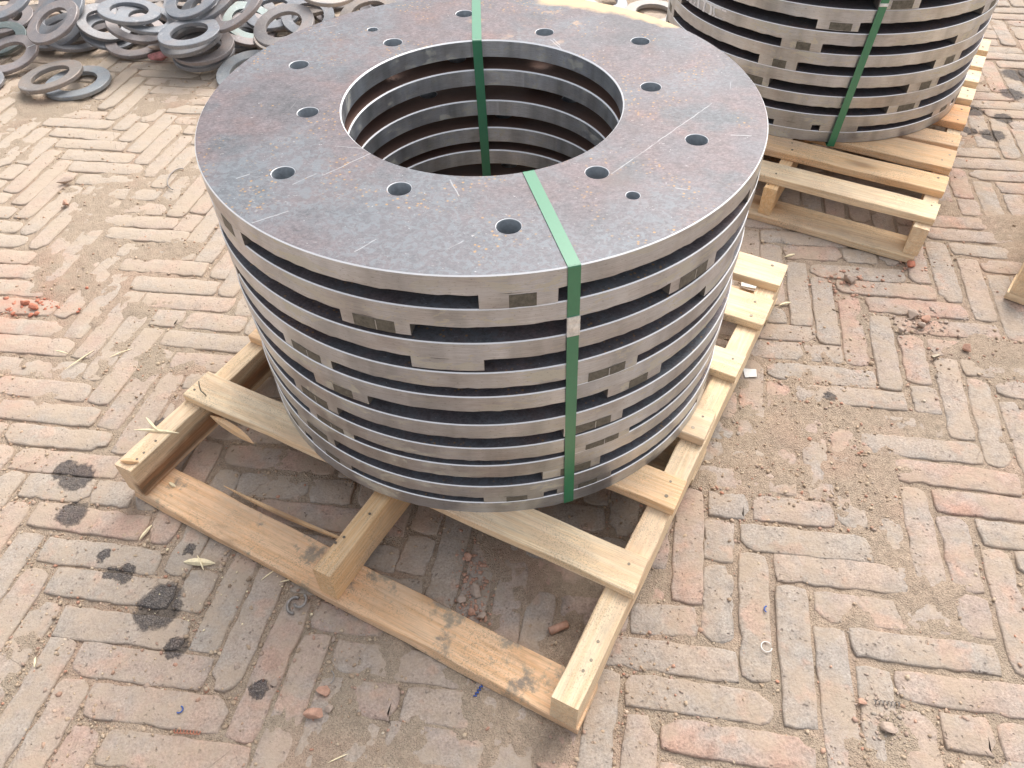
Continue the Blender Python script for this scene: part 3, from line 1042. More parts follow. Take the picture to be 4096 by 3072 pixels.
# ------------------------------------------------------------------ straps
def ribbon(name, pts, wdir, width, th, mat, parent=None, closed=True):
    # pts: list of Vector centre line; wdir: list of unit Vectors across
    n_ = len(pts)
    vs, fs = [], []
    for i in range(n_):
        if closed:
            tan = (pts[(i + 1) % n_] - pts[i - 1]).normalized()
        else:
            tan = (pts[min(i + 1, n_ - 1)] - pts[max(i - 1, 0)]).normalized()
        wv = wdir[i].normalized()
        nv = tan.cross(wv).normalized()
        for a, b_ in ((-1, -1), (1, -1), (1, 1), (-1, 1)):
            vs.append(pts[i] + wv * (a * width / 2) + nv * (b_ * th / 2))
    m_ = n_ if closed else n_ - 1
    for i in range(m_):
        j = (i + 1) % n_
        for k in range(4):
            l = (k + 1) % 4
            fs.append((4 * i + k, 4 * i + l, 4 * j + l, 4 * j + k))
    if not closed:
        fs += [(0, 1, 2, 3), tuple(4 * (n_ - 1) + k for k in (3, 2, 1, 0))]
    me = from_pd(name, vs, fs)
    bm = bmesh.new(); bm.from_mesh(me); bmesh.ops.recalc_face_normals(bm, faces=bm.faces); bm.to_mesh(me); bm.free()
    return mesh_obj(name, me, mat, parent)

def strap_path(inner_top, outer_top, outer_bot, inner_bot, sub=10):
    cs = [inner_top, outer_top, outer_bot, inner_bot]
    out = []
    n_ = 4
    for i in range(n_):
        p, q, s_ = cs[i - 1], cs[i], cs[(i + 1) % n_]
        d1, d2 = (q - p).normalized(), (s_ - q).normalized()
        out += [q - d1 * .0022, q - d1 * .0006 + d2 * .0006, q + d2 * .0022]
        for k in range(1, sub):
            f = k / sub
            out.append((q + d2 * .0022) * (1 - f) + (s_ - d2 * .0022) * f)
    return out
def cyl_pt(c, r_, a, z):
    return Vector((c[0] + r_ * math.cos(rad(a)), c[1] + r_ * math.sin(rad(a)), z))

def strap(label, it, ot, ob, ib, width, wd_fn, clip=None, group="green straps around the stacks"):
    t = empty("strap", (ot.x, ot.y, 0), 0, label, "strap", group)
    loc = Vector((ot.x, ot.y, 0))
    pts = [p - loc for p in strap_path(it, ot, ob, ib)]
    ribbon("band", pts, [wd_fn(p + loc) for p in pts], width, .0009, M_GREEN, t)
    if clip:
        a = ot + (ob - ot) * clip[0]
        b_ = ot + (ob - ot) * clip[1]
        n_ = 8
        cp, wds = [], []
        for i in range(n_ + 1):
            f = i / n_
            q = a * (1 - f) + b_ * f
            q = q + (q - Vector((C1[0], C1[1], q.z))).normalized() * (.0008 if i % 3 else .0001)
            cp.append(q - loc)
            wds.append(wd_fn(q))
        ribbon("clip", cp, wds, width * 1.06, .0034, M_CLIP, t, closed=False)
    return t

zt, zb = .6138, .1128
it = Vector((.0285, .9200 + .004, zt)); ot = cyl_pt(C1, RO + .0012, -74.85, zt)
ob = cyl_pt(C1, RO + .0012, -73.1, zb); ib = Vector((.032, .9245, zb))
def tang(c):
    def f(p):
        v = Vector((p.x - c[0], p.y - c[1], 0))
        return Vector((-v.y, v.x, 0)).normalized()
    return f
def blend1(p):
    a = Vector((1.0, .12, 0))
    b_ = tang(C1)(p)
    f = min(1, max(0, ((p - it).length if abs(p.z - zt) < .01 else .2) / .2))
    return (a * (1 - f) + b_ * f).normalized()
strap("green plastic strap with a silver clip down the front of the near stack", it, ot, ob, ib, .0166, lambda p: tang(C1)(p),
      clip=((zt - .533) / (zt - zb), (zt - .5005) / (zt - zb)))
it2 = Vector((-.0485, 1.3530 - .0015, zt)); ot2 = Vector((-.0535, 1.5712, zt)); ob2 = Vector((-.0535, 1.5712, zb)); ib2 = Vector((-.036, 1.3522, zb))
strap("green plastic strap through the centre hole and over the back of the near stack", it2, ot2, ob2, ib2, .0166, lambda p: Vector((1, .03, 0)))
zt2 = .6215
it3 = cyl_pt(C2, RI - .001, -92.8, zt2); ot3 = cyl_pt(C2, RO + .0015, -92.6, zt2)
ob3 = cyl_pt(C2, RO + .0105, -96.4, .1085); ib3 = cyl_pt(C2, RI - .001, -96.6, .1085)
strap("green plastic strap slanting down the front of the far stack", it3, ot3, ob3, ib3, .0185, lambda p: tang(C2)(p),
      clip=((.6215 - .4735) / (.6215 - .1085), (.6215 - .4660) / (.6215 - .1085)))

# ------------------------------------------------------------------ pallets
def beam_mesh(name, L, W, H, r, nseg=18, jag=.0011, rough_end=.0015, wane=0.0, notch=None):
    # long axis x 0..L, y -W/2..W/2, z 0..H
    c = .0016
    prof = [(-W / 2 + c, 0), (W / 2 - c, 0), (W / 2, c), (W / 2, H - c), (W / 2 - c, H), (-W / 2 + c, H), (-W / 2, H - c), (-W / 2, c)]
    k = len(prof)
    vs, fs = [], []
    ph = [r.uniform(0, 6.28) for _ in range(8)]
    for i in range(nseg + 1):
        x = L * i / nseg
        bow = .0015 * math.sin(math.pi * x / L + ph[0])
        for q, (y, z) in enumerate(prof):
            ex = r.uniform(-rough_end, rough_end) if i in (0, nseg) else 0
            jy = math.sin(x * 21 + ph[1]) * jag * .6 + r.uniform(-jag, jag) * .45
            jz = math.sin(x * 17 + ph[2]) * jag * .25 + r.uniform(-jag, jag) * .12
            yy_, zz = y, z
            if y > 0:
                yy_ += jy
            else:
                yy_ += math.sin(x * 25 + ph[3]) * jag * .6 + r.uniform(-jag, jag) * .45
            if z > H / 2:
                zz += jz
            if wane and y > W / 2 - .002 and z > H / 2:
                wv = wane * max(0, math.sin(x * 9 + ph[4]))
                yy_ -= wv
                if z > H - .0005 - c:
                    zz -= wv * .2
            vs.append((x + ex, yy_ + bow, zz))
    for i in range(nseg):
        for q in range(k):
            p = (q + 1) % k
            fs.append((i * k + q, i * k + p, (i + 1) * k + p, (i + 1) * k + q))
    fs.append(tuple(range(k))[::-1])
    fs.append(tuple(nseg * k + q for q in range(k)))
    me = from_pd(name, vs, fs)
    me.materials.append(M_WOOD)
    return me

def disc_mesh(name, r_, h, n_=10, mat=None):
    vs, fs = [], []
    for z in (0, h):
        for i in range(n_):
            a = 2 * math.pi * i / n_
            vs.append((r_ * math.cos(a), r_ * math.sin(a), z))
    for i in range(n_):
        j = (i + 1) % n_
        fs.append((i, j, n_ + j, n_ + i))
    fs.append(tuple(range(n_, 2 * n_)))
    me = from_pd(name, vs, fs)
    if mat:
        me.materials.append(mat)
    return me
ME_NAIL = disc_mesh("nail", .0024, .0007, mat=M_NAIL)
ME_NAIL2 = disc_mesh("nail", .0033, .0009, mat=M_NAIL)

PINE = (.91, .725, .495)
def pallet(label, O, ang, stringers, tops, bottoms, L, seed, v0=-.003):
    # local frame: x along the top boards (negative = left), y along the stringers
    r = random.Random(seed)
    t = empty("wooden_pallet", (O[0], O[1], 0), ang, label, "pallet", "wooden pallets")
    for (u0, u1, colr, al, wane) in stringers:
        me = beam_mesh("stringer", L, abs(u1 - u0), .0763, r, 22, wane=wane)
        o = mesh_obj("stringer", me, None, t, ((u0 + u1) / 2, v0, .0190), math.pi / 2)
        o.color = (*colr, al)
        for q in range(3):
            nn = mesh_obj("nail", ME_NAIL, None, o, (r.uniform(.015, .13), r.uniform(-.012, .012), .0762))
    for (ua, va0, va1, ub, vb0, vb1, z, th, colr, al) in tops + bottoms:
        # a board from (ua, va*) at its right end to (ub, vb*) at its left end
        mr = Vector((ua, (va0 + va1) / 2, 0)); ml = Vector((ub, (vb0 + vb1) / 2, 0))
        d = ml - mr
        wdt = ((va1 - va0) + (vb1 - vb0)) / 2
        name = "top_board" if z > .05 else "bottom_board"
        me = beam_mesh(name, d.length, wdt, th, r, 18, jag=.0016, wane=.006 if r.random() < .3 else 0)
        o = mesh_obj(name, me, None, t, (mr.x, mr.y, z), math.atan2(d.y, d.x))
        o.color = (*colr, al)
        if z > .05:
            for e in [(s_[0] + s_[1]) / 2 for s_ in stringers]:
                x = abs(e - ua)
                for yy_ in ((-.25, .25) if r.random() < .6 else (r.choice((-.22, .22)),)):
                    nn = mesh_obj("nail", ME_NAIL2 if r.random() < .5 else ME_NAIL, None, o,
                                  (x + r.uniform(-.008, .008), wdt * (yy_ + r.uniform(-.08, .08)), th))
                    nn.rotation_euler = (r.uniform(-.1, .1), r.uniform(-.1, .1), 0)
    return t

def shade(c, k, kk=(1, 1, 1)):
    return tuple(min(1, a * k * b_) for a, b_ in zip(c, kk))
ORG = (1.0, .80, .62)
ANG1 = math.atan2(-.48952701, .87198814)
O1 = (0.08596876, 0.38580468)
tops1 = [(0.0, .186, .253, -.915, .170, .238, .0953, .0192, shade(PINE, 1.04), .05),
         (.002, .356, .424, -.915, .352, .420, .0953, .0188, shade(PINE, .98, (1, .88, .78)), .3),
         (-.002, .522, .594, -.915, .520, .592, .0953, .0190, shade(PINE, 1.02), .1),
         (.003, .700, .768, -.915, .700, .768, .0953, .0192, shade(PINE, 1.05), .0),
         (.006, .868, .958, -.915, .866, .955, .0953, .0190, shade(PINE, .97), .15),
         (.004, 1.004, 1.085, -.915, 1.0, 1.082, .0953, .0190, shade(PINE, 1.0), .1)]
bots1 = [(0, -.004, .076, -.912, -.008, .068, 0, .0187, shade(PINE, .95, (1, .84, .76)), .9),
         (0, .50, .585, -.91, .50, .585, 0, .0187, shade(PINE, .9), .3),
         (.002, 1.00, 1.083, -.91, 1.0, 1.083, 0, .0187, shade(PINE, .9), .3)]
P1 = pallet("near pine pallet under the strapped ring stack, front deck board missing", O1, ANG1,
       [(-.043, -.001, shade(PINE, .98), .18, 0), (-.474, -.437, shade(PINE, .95, (1, .87, .74)), .12, .004), (-.917, -.878, shade(PINE, .97), 1.0, .0)],
       tops1, bots1, 1.088, 3)

O2 = (1.01049718, 1.48905965)
ANG2 = math.atan2(-.50314122, .86420421)
W2 = -.775
ob_, red_ = shade(PINE, .98, (1, .80, .66)), shade(PINE, .92, (1, .66, .44))
b2 = [(0, .074, shade(PINE, 1.03), .05), (.130, .208, shade(PINE, 1.0, (1, .86, .74)), .1), (.251, .354, shade(PINE, .93, (1, .84, .72)), .15),
      (.372, .442, shade(PINE, .97, (1, .84, .72)), .1), (.507, .622, red_, .1), (.665, .745, shade(PINE, 1.0), .1),
      (.786, .871, shade(PINE, 1.0), .1), (.900, .987, shade(PINE, 1.03), .05), (1.035, 1.131, shade(PINE, .97), .05)]
tops2 = [(0, a, b_, W2, a, b_, .0953, .0192, c, al) for a, b_, c, al in b2]
bots2 = [(-.008, -.032, .058, W2, -.028, .060, 0, .0187, shade(PINE, .93), .25),
         (-.008, .50, .59, W2, .50, .59, 0, .0187, shade(PINE, .9), .2), (-.008, 1.05, 1.13, W2, 1.05, 1.13, 0, .0187, shade(PINE, .9), .2)]
P2 = pallet("pine pallet under the far stack, deck of closely set boards, one orange", O2, ANG2,
       [(-.039, -.004, shade(PINE, 1.0), .3, 0), (-.400, -.368, shade(PINE, .98, (1, .86, .7)), .15, 0), (-.775, -.740, PINE, .1, 0)],
       tops2, bots2, 1.155, 9, v0=-.022)

ANG3 = math.atan2(-.62, .785)
c3_ = Vector((1.150, 1.332, 0))
O3 = c3_ + Vector((.785, -.62, 0)) * .9
tops3 = [(0, a, a + .085, -.895, a, a + .085, .0953, .019, shade(PINE, k), .1) for a, k in ((.14, 1.0), (.28, .95), (.42, 1.0), (.56, .97), (.7, 1.0), (.84, .95), (.98, 1.0))]
bots3 = [(0, 0, .085, -.90, 0, .085, 0, .0187, shade(PINE, .97), .2), (0, .5, .59, -.90, .5, .59, 0, .0187, PINE, .1), (0, 1.0, 1.085, -.90, 1.0, 1.085, 0, .0187, PINE, .1)]
pallet("pine pallet cut off by the right edge of the picture", (O3.x, O3.y), ANG3,
       [(-.04, 0, PINE, .2, 0), (-.47, -.43, PINE, .2, 0), (-.898, -.858, shade(PINE, 1.0), .15, 0)], tops3, bots3, 1.09, 15, v0=.004)

# ------------------------------------------------------------------ loose ring blanks
def blank_mesh():
    prof = []
    ri, t_, c = .605, .135, .018
    prof = [(1 - c, 0), (1, -c), (1, -t_ + c), (1 - c, -t_), (ri + c * .6, -t_), (ri, -t_ + c), (ri, -c), (ri + c * .6, 0)]
    n_ = 56
    k = len(prof)
    vs, fs = [], []
    for i in range(n_):
        a = 2 * math.pi * i / n_
        for q, z in prof:
            vs.append((q * math.cos(a), q * math.sin(a), z))
    for i in range(n_):
        j = (i + 1) % n_
        for q in range(k):
            p = (q + 1) % k
            fs.append((i * k + q, j * k + q, j * k + p, i * k + p))
    me = from_pd("ring_blank", vs, fs)
    sm = []
    for i in range(n_):
        for q in range(k):
            sm.append(q in (1, 5, 0, 2, 4, 6) )
    bm = bmesh.new(); bm.from_mesh(me); bmesh.ops.recalc_face_normals(bm, faces=bm.faces)
    for f in bm.faces:
        f.smooth = abs(f.normal.z) < .9
    for e in bm.edges:
        if len(e.link_faces) == 2 and e.link_faces[0].normal.angle(e.link_faces[1].normal) > rad(25):
            e.smooth = False
    bm.to_mesh(me); bm.free()
    me.materials.append(M_BLANK)
    return me
ME_BLANK = blank_mesh()
GREY = (.265, .262, .27); BLU = (.265, .278, .30); PNK = (.30, .268, .262); GRN = (.225, .27, .262); BRN = (.31, .27, .24); LGT = (.32, .34, .355); CRM = (.40, .365, .33)
BL = [
 (-1.448, 2.519, .019, -.027, -.039, .108, LGT, 'pale grey flat ring, right one of the pair lying apart on the bricks'),
 (-1.527, 2.516, .045, -.113, -.027, .106, BRN, 'brownish ring leaning over the pale flat ring apart from the pile'),
 (-1.741, 2.688, .047, -.072, -.240, .102, PNK, 'ring with a pale chalk line at the left foot of the pile'),
 (-1.846, 2.842, .035, -.011, -.250, .095, GRN, 'greenish ring behind the chalk-lined ring at the left edge'),
 (-1.569, 2.739, .134, -.251, -.347, .101, PNK, 'steeply tilted pinkish ring topping the left heap'),
 (-1.614, 2.878, .113, -.310, -.378, .109, BLU, 'bluish ring right behind the steeply tilted pinkish ring'),
 (-1.633, 2.861, .054, -.133, -.238, .101, GREY, 'ring under the steeply tilted pinkish ring'),
 (-1.579, 2.844, .028, .152, .038, .096, GREY, 'low flat ring peeping out below the left heap'),
 (-1.450, 2.860, .082, .410, -.240, .094, GREY, 'ring with its hole half covered, left of the oval ring tower'),
 (-1.443, 2.850, .052, .336, -.228, .094, BLU, 'ring directly under the half-covered one left of the tower'),
 (-1.270, 2.702, .179, .184, .014, .099, BLU, 'topmost ring of the tower in the middle of the pile'),
 (-1.220, 2.709, .148, .272, -.018, .099, BLU, 'ring sticking out right, second in the middle tower'),
 (-1.299, 2.772, .097, .356, -.044, .098, PNK, 'tan-edged ring third in the middle tower'),
 (-1.344, 2.810, .029, .096, -.126, .100, PNK, 'bottom ring of the middle tower with a dark hole'),
 (-1.794, 2.884, .154, -.118, -.304, .102, BLU, 'bluish ring cut off at the top left corner'),
 (-1.819, 3.032, .071, -.247, -.374, .104, PNK, 'ring with a black hole behind the top left corner ring'),
 (-1.799, 2.525, .024, .068, -.089, .094, GREY, 'ring of which only a sliver shows at the left edge'),
 (-1.946, 3.066, .061, -.068, -.219, .100, BRN, 'brown ring beneath the top left corner ring'),
 (-1.057, 2.614, .139, -.041, -.053, .104, BLU, 'clean grey ring on top of the heap beside the pink block'),
 (-1.040, 2.650, .076, -.019, -.133, .106, PNK, 'wide pale ring above its twin right of the pink block'),
 (-1.053, 2.672, .045, -.004, -.132, .106, GREY, 'lower twin of the wide pale ring right of the pink block'),
 (-1.078, 2.658, .098, -.117, -.086, .107, GREY, 'ring seen through the hole of the wide pale ring'),
 (-1.128, 2.770, .044, .071, -.092, .101, GREY, 'ring whose left edge shows above the pink block'),
 (-1.078, 2.777, .185, -.188, -.276, .099, BLU, 'bluish ring at the top edge, left of the slanting rings'),
 (-1.036, 2.797, .165, -.314, -.196, .110, GREY, 'left one of two parallel slanting rings at the top edge'),
 (-.909, 2.700, .180, -.425, -.230, .108, PNK, 'right one of two parallel slanting rings at the top edge'),
 (-.927, 2.841, .055, .231, -.226, .093, PNK, 'ring with a green glimpse in its hole, low in the pile'),
 (-.756, 2.683, .127, -.122, -.276, .107, (.31, .29, .285), 'pale scratched ring facing the camera next to the near stack'),
 (-.715, 2.879, .080, .095, -.416, .096, BLU, 'upright grey ring behind the pale scratched one'),
 (-.608, 2.823, .194, .085, -.152, .106, CRM, 'cream-edged ring at the top edge beside the near stack'),
 (-.488, 2.851, .099, -.117, -.176, .108, BRN, 'rightmost ring of the pile, half hidden by the top plate'),
 (-.861, 2.531, .036, -.038, -.193, .115, LGT, 'pale ring on the bricks, cut off by the near stack'),
 (-.854, 2.935, .081, -.005, -.244, .108, BLU, 'flat disc-like ring between the slanting and the scratched ring'),
 (-.930, 2.879, .064, .417, -.283, .101, GRN, 'green ring seen through the hole of another'),
 (.571, 3.000, .018, .018, -.039, .108, CRM, 'single cream ring flat on the bricks left of the far stack'),
 (.380, 3.084, .051, .321, -.143, .108, LGT, 'light blue-grey ring at the top edge beside the cream ring'),
 # rings behind and below, filling the heap
 (-2.02, 2.92, .03, -.1, -.2, .104, GREY, 'dark ring behind the greenish ring at the left edge'),
 (-1.72, 3.02, .04, .2, -.1, .104, GREY, 'dark low ring under the left heap'),
 (-1.50, 3.02, .06, -.3, -.3, .104, PNK, 'ring at the top edge above the half-covered ring'),
 (-1.33, 2.98, .10, .1, -.3, .104, GREY, 'ring at the top edge behind the middle tower'),
 (-1.20, 2.96, .07, .3, .1, .104, BRN, 'brown ring deep behind the middle tower'),
 (-1.22, 3.10, .14, -.2, -.3, .104, PNK, 'pinkish ring at the top edge above the middle tower'),
 (-1.02, 3.00, .09, -.2, -.2, .104, GREY, 'ring deep behind the slanting rings'),
 (-.80, 2.80, .035, .1, -.1, .104, BRN, 'brown ring low behind the pale scratched ring'),
 (-.70, 3.00, .10, -.1, -.2, .104, BRN, 'brown ring behind the upright grey ring'),
 (-.58, 2.98, .05, .2, -.2, .104, GREY, 'ring low behind the rightmost ring of the pile'),
 (-.98, 2.86, .022, 0, -.05, .104, GREY, 'flat ring at the bottom of the heap right of centre'),
 (-1.62, 2.94, .02, 0, -.05, .104, BRN, 'flat brown ring at the bottom of the left heap'),
 (-.42, 3.02, .12, -.1, -.3, .104, GREY, 'ring at the top edge behind the near stack'),
 (-1.40, 3.12, .05, .1, .1, .104, BLU, 'low bluish ring at the very back of the pile'),
]
_r = random.Random(77)
for _k in range(26):
    _x = -2.05 + 1.75 * (_k + .5) / 26 + _r.uniform(-.03, .03)
    _y = (2.90 if _x < -1.2 else 2.84) + _r.uniform(0, .34)
    BL.append((_x, _y, _r.uniform(.018, .06), _r.uniform(-.25, .25), _r.uniform(-.3, .1), _r.uniform(.098, .108), _r.choice((GREY, BLU, PNK, BRN)),
               'one of the rings deep in the heap, seen only through gaps between others'))
for i, (x, y, z, nx, ny, R_, colr, lab) in enumerate(BL):
    o = mesh_obj("ring_blank", ME_BLANK, None)
    nrm = Vector((nx, ny, 1)).normalized()
    q = nrm.to_track_quat('Z', 'Y')
    o.rotation_mode = 'QUATERNION'
    o.rotation_quaternion = q
    low = z - R_ * math.hypot(nrm.x, nrm.y) - .0145
    if low < .001:
        z += .001 - low
    o.location = (x, y, z)
    o.scale = (R_, R_, R_)
    k = random.uniform(.92, 1.08)
    o.color = (colr[0] * k, colr[1] * k, colr[2] * k, 1)
    tag(o, lab, "steel ring", "loose flame-cut steel rings")
# chalk line on one ring
q = D.objects["ring_blank.002"]
me = from_pd("chalk_line", [(.66, -.02, .003), (.97, .03, .003), (.97, .055, .003), (.66, .01, .003), (.66, -.02, .012), (.97, .03, .012), (.97, .055, .012), (.66, .01, .012)],
             [(4, 5, 6, 7), (0, 1, 5, 4), (1, 2, 6, 5), (2, 3, 7, 6), (3, 0, 4, 7)])
cl_ = mesh_obj("chalk_line", me, M_PAPER, q, rotz=rad(35))

# ------------------------------------------------------------------ small debris
def frag(name, x, y, s_, mat, label, cat, z=0.0, flat=.55, rot=None, seed=1, pts=9, group=None):
    r = random.Random(seed)
    bm = bmesh.new()
    for _ in range(pts):
        v = Vector((r.gauss(0, 1), r.gauss(0, 1), r.gauss(0, 1))).normalized()
        v = Vector((v.x * s_[0], v.y * s_[1], v.z * s_[2]))
        bm.verts.new(v)
    bmesh.ops.convex_hull(bm, input=bm.verts)
    for v in [v for v in bm.verts if not v.link_faces]:
        bm.verts.remove(v)
    mn = min(v.co.z for v in bm.verts)
    for v in bm.verts:
        v.co.z -= mn
    bmesh.ops.bevel(bm, geom=list(bm.edges), offset=min(s_) * .08, segments=1, affect='EDGES')
    me = D.meshes.new(name)
    bm.to_mesh(me); bm.free()
    o = mesh_obj(name, me, mat, None, (x, y, z - .001), r.uniform(0, 6.28) if rot is None else rot)
    return tag(o, label, cat, group)
FR = [(-.070, .618, (.017, .012, .008), M_CHIP2, 'largest pink-grey brick piece in the crumbs inside the near pallet'),
      (-.082, .682, (.011, .008, .006), M_CHIP, 'orange brick piece at the far end of the crumbs inside the near pallet'),
      (-.074, .580, (.009, .008, .006), M_CHIP, 'small orange piece next to the near end of the pallet crumbs'),
      (-.059, .573, (.011, .008, .006), M_CHIP2, 'dark grey piece at the near end of the pallet crumbs'),
      (-.093, .602, (.010, .008, .006), M_CHIP2, 'greyish piece left of the largest one inside the near pallet'),
      (-.302, .455, (.011, .012, .008), M_CHIP, 'upper one of two pink stones at the bottom of the picture'),
      (-.309, .419, (.011, .019, .009), M_CHIP, 'longer lower one of two pink stones at the bottom of the picture'),
      (-.288, .428, (.008, .008, .004), M_CHIP2, 'thin flat chip right of the longer pink stone'),
      (1.001, 1.162, (.021, .012, .011), M_CHIP, 'orange brick chip alone on a brick at the right edge'),
      (.917, 1.275, (.026, .013, .010), M_CHIP2, 'widest beige piece of the crumb patch at the right'),
      (.940, 1.262, (.010, .013, .010), M_CHIP, 'orange standing piece in the crumb patch at the right'),
      (.922, 1.241, (.013, .010, .009), M_CHIP2, 'pale piece below the orange one in the right crumb patch'),
      (.873, 1.230, (.010, .008, .007), M_CHIP2, 'small stone left in the right crumb patch'),
      (.814, 1.407, (.020, .017, .014), M_CHIP2, 'round pale lump on the pink crumbs near the far right pallet'),
      (.982, 1.464, (.020, .012, .008), M_RED, 'dark red lump at the near corner of the far right pallet'),
      (.546, .381, (.014, .013, .006), M_CHIP2, 'square tan fragment at the lower right'),
      (.520, .421, (.009, .006, .005), M_CHIP, 'small stone above the square tan fragment at lower right'),
      (-1.263, 1.914, (.028, .012, .010), M_CHIP2, 'cream stone lying in a joint at the left'),
      (-1.216, 1.806, (.016, .012, .008), M_CHIP, 'orange chip in a joint below the cream stone'),
      (-1.13, 1.375, (.018, .010, .008), M_RED, 'largest red shard in the red crumbs at the left edge'),
      (-1.155, 1.39, (.015, .008, .008), M_RED, 'red shard behind the largest one in the red crumbs'),
      (-.445, .497, (.006, .006, .004), M_CHIP2, 'tiny stone left of the blue thread at the bottom'),
      (-.38, .47, (.008, .008, .005), M_CHIP2, 'grey pebble in the joint left of the two pink stones')]
for i, (x, y, s_, m_, lab) in enumerate(FR):
    frag("brick_fragment", x, y, s_, m_, lab, "brick fragment", seed=60 + i, pts=12)
frag("pink_block", -1.225, 2.713, (.045, .024, .018), M_PINK, 'pink red block lying in front of the ring pile', 'brick fragment', seed=90, pts=14, rot=.15)
frag("bark_piece", -1.24, 2.755, (.045, .015, .010), M_CHIP2, 'curled tan bark piece on the pink block', 'bark', z=.022, seed=91, rot=-.1)

def splinter(x, y, z, L, wd, rot, label, seed=1, tilt=0.0, mat=M_SPL):
    r = random.Random(seed)
    n_ = 6
    vs, fs = [], []
    cv = r.uniform(-.04, .04)
    for i in range(n_ + 1):
        f = i / n_
        w_ = wd * (1 - abs(2 * f - 1) ** 2.2 * .85) * .5
        cx_ = (f - .5) * L
        cy_ = cv * L * (f - .5) ** 2 * 2
        for a, b_ in ((-1, 0), (1, 0), (.7, 1), (-.6, 1)):
            vs.append((cx_ + r.uniform(-.04, .04) * wd, cy_ + a * w_, b_ * w_ * 1.1))
    for i in range(n_):
        for k in range(4):
            l = (k + 1) % 4
            fs.append((4 * i + k, 4 * i + l, 4 * (i + 1) + l, 4 * (i + 1) + k))
    fs += [(3, 2, 1, 0), tuple(4 * n_ + k for k in range(4))]
    me = from_pd("wood_splinter", vs, fs)
    o = mesh_obj("wood_splinter", me, mat, None, (x, y, z))
    o.rotation_euler = (0, tilt, rot)
    tag(o, label, "wood splinter", "loose wood splinters")
    return o
# two crossing splinters that lie on the left stringer
splinter(-.662, .906, .0965, .088, .0060, -.12, 'longer of two crossed splinters on the left stringer', 1)
splinter(-.674, .919, .1005, .048, .0060, -.80, 'shorter of two crossed splinters on the left stringer', 2)
splinter(-.554, .684, .001, .056, .013, -.08, 'thick pale splinter on the bricks left of the bottom board', 3)
splinter(-.549, .680, .008, .036, .0035, -1.0, 'thin splinter crossing the thick pale one', 4)
splinter(-.668, .748, .001, .034, .0055, 1.15, 'narrow splinter standing out on a brick near the pallet corner', 5)
splinter(-.640, .838, .020, .018, .007, -.6, 'small chip on the left end of the bottom board', 6)
splinter(-.771, .511, .001, .018, .0035, -1.3, 'tiny hooked splinter at the lower left', 7)
splinter(-.428, .657, .001, .030, .0026, .75, 'matchstick-thin splinter beside the bottom board', 8)
splinter(-.395, .645, .001, .022, .0024, .25, 'shorter thin splinter beside the bottom board', 9)
splinter(-.954, 1.196, .001, .075, .0030, .95, 'long straw-like splinter on the sand left of the pallet', 10)
splinter(-.870, 1.215, .001, .050, .0030, .55, 'straw-like splinter above the pallet corner', 11)
splinter(-1.005, 1.222, .001, .040, .0030, -.35, 'short straw at the left end of the sandy patch', 12)
splinter(-.266, .357, .001, .030, .0022, .4, 'thin pale splinter at the bottom edge', 13)
splinter(.640, 1.330, .001, .034, .006, .3, 'small splinter right of the far end of the near pallet', 14)
splinter(.700, 1.510, .001, .030, .006, .35, 'small splinter before the far right pallet', 15)
# split pieces hanging from near pallet boards
def pallet_splinter(u, v, z, L, wd, rot, seed, tilt=0, mat=M_SPL, colr=None):
    o = splinter(u, v, z, L, wd, rot, '', seed, tilt, M_WOOD)
    for k in ('label', 'category', 'group'):
        if k in o:
            del o[k]
    o.name = "split_strip"
    o.parent = P1
    o.color = (*(colr or shade(PINE, .9, (1, .85, .7))), .1)
pallet_splinter(-.79, .160, .090, .115, .016, -.10, 21, .03)
pallet_splinter(-.62, .088, .012, .30, .009, .06, 22, .02)
pallet_splinter(-.895, .012, .098, .035, .010, .4, 23)

def tube(name, pts, r_, mat, label, cat, n_=6, group=None):
    vs, fs = [], []
    P_ = [Vector(p) for p in pts]
    for i, p in enumerate(P_):
        t_ = (P_[min(i + 1, len(P_) - 1)] - P_[max(i - 1, 0)]).normalized()
        a = t_.cross(Vector((0, 0, 1)))
        if a.length < .1:
            a = t_.cross(Vector((1, 0, 0)))
        a.normalize()
        b_ = t_.cross(a)
        for k in range(n_):
            q_ = 2 * math.pi * k / n_
            vs.append(p + a * math.cos(q_) * r_ + b_ * math.sin(q_) * r_)
    for i in range(len(P_) - 1):
        for k in range(n_):
            l = (k + 1) % n_
            fs.append((i * n_ + k, i * n_ + l, (i + 1) * n_ + l, (i + 1) * n_ + k))
    fs += [tuple(range(n_))[::-1], tuple((len(P_) - 1) * n_ + k for k in range(n_))]
    me = from_pd(name, vs, fs, True)
    return tag(mesh_obj(name, me, mat), label, cat, group)
def arc(cx_, cy_, z, rr, a0, a1, n_=14, sq=1.0, spin=0):
    out = []
    for i in range(n_ + 1):
        a = rad(a0 + (a1 - a0) * i / n_)
        x, y = rr * math.cos(a), rr * sq * math.sin(a)
        out.append((cx_ + x * math.cos(spin) - y * math.sin(spin), cy_ + x * math.sin(spin) + y * math.cos(spin), z))
    return out
tube("dowel", [(.052, .541, .007), (.082, .553, .007)], .0062, M_CHIP, 'short brick-coloured round peg on the bricks near the right stringer', 'peg', 12)
tube("metal_shaving", arc(-.372, .598, .004, .011, 60, 280, sq=1.3), .0027, M_GREYM, 'left claw-shaped grey steel shaving below the middle stringer', 'metal shaving', group='steel shavings on the bricks')
tube("metal_shaving", arc(-.362, .604, .008, .010, -150, 60, sq=1.2), .0025, M_GREYM, 'right claw-shaped grey steel shaving below the middle stringer', 'metal shaving', group='steel shavings on the bricks')
tube("metal_shaving", arc(-.941, 1.921, .003, .030, 70, 250, sq=1.9, spin=.2), .0017, M_GREYM, 'thin curved wire-like shaving on the bricks left of the near stack', 'metal shaving', group='steel shavings on the bricks')
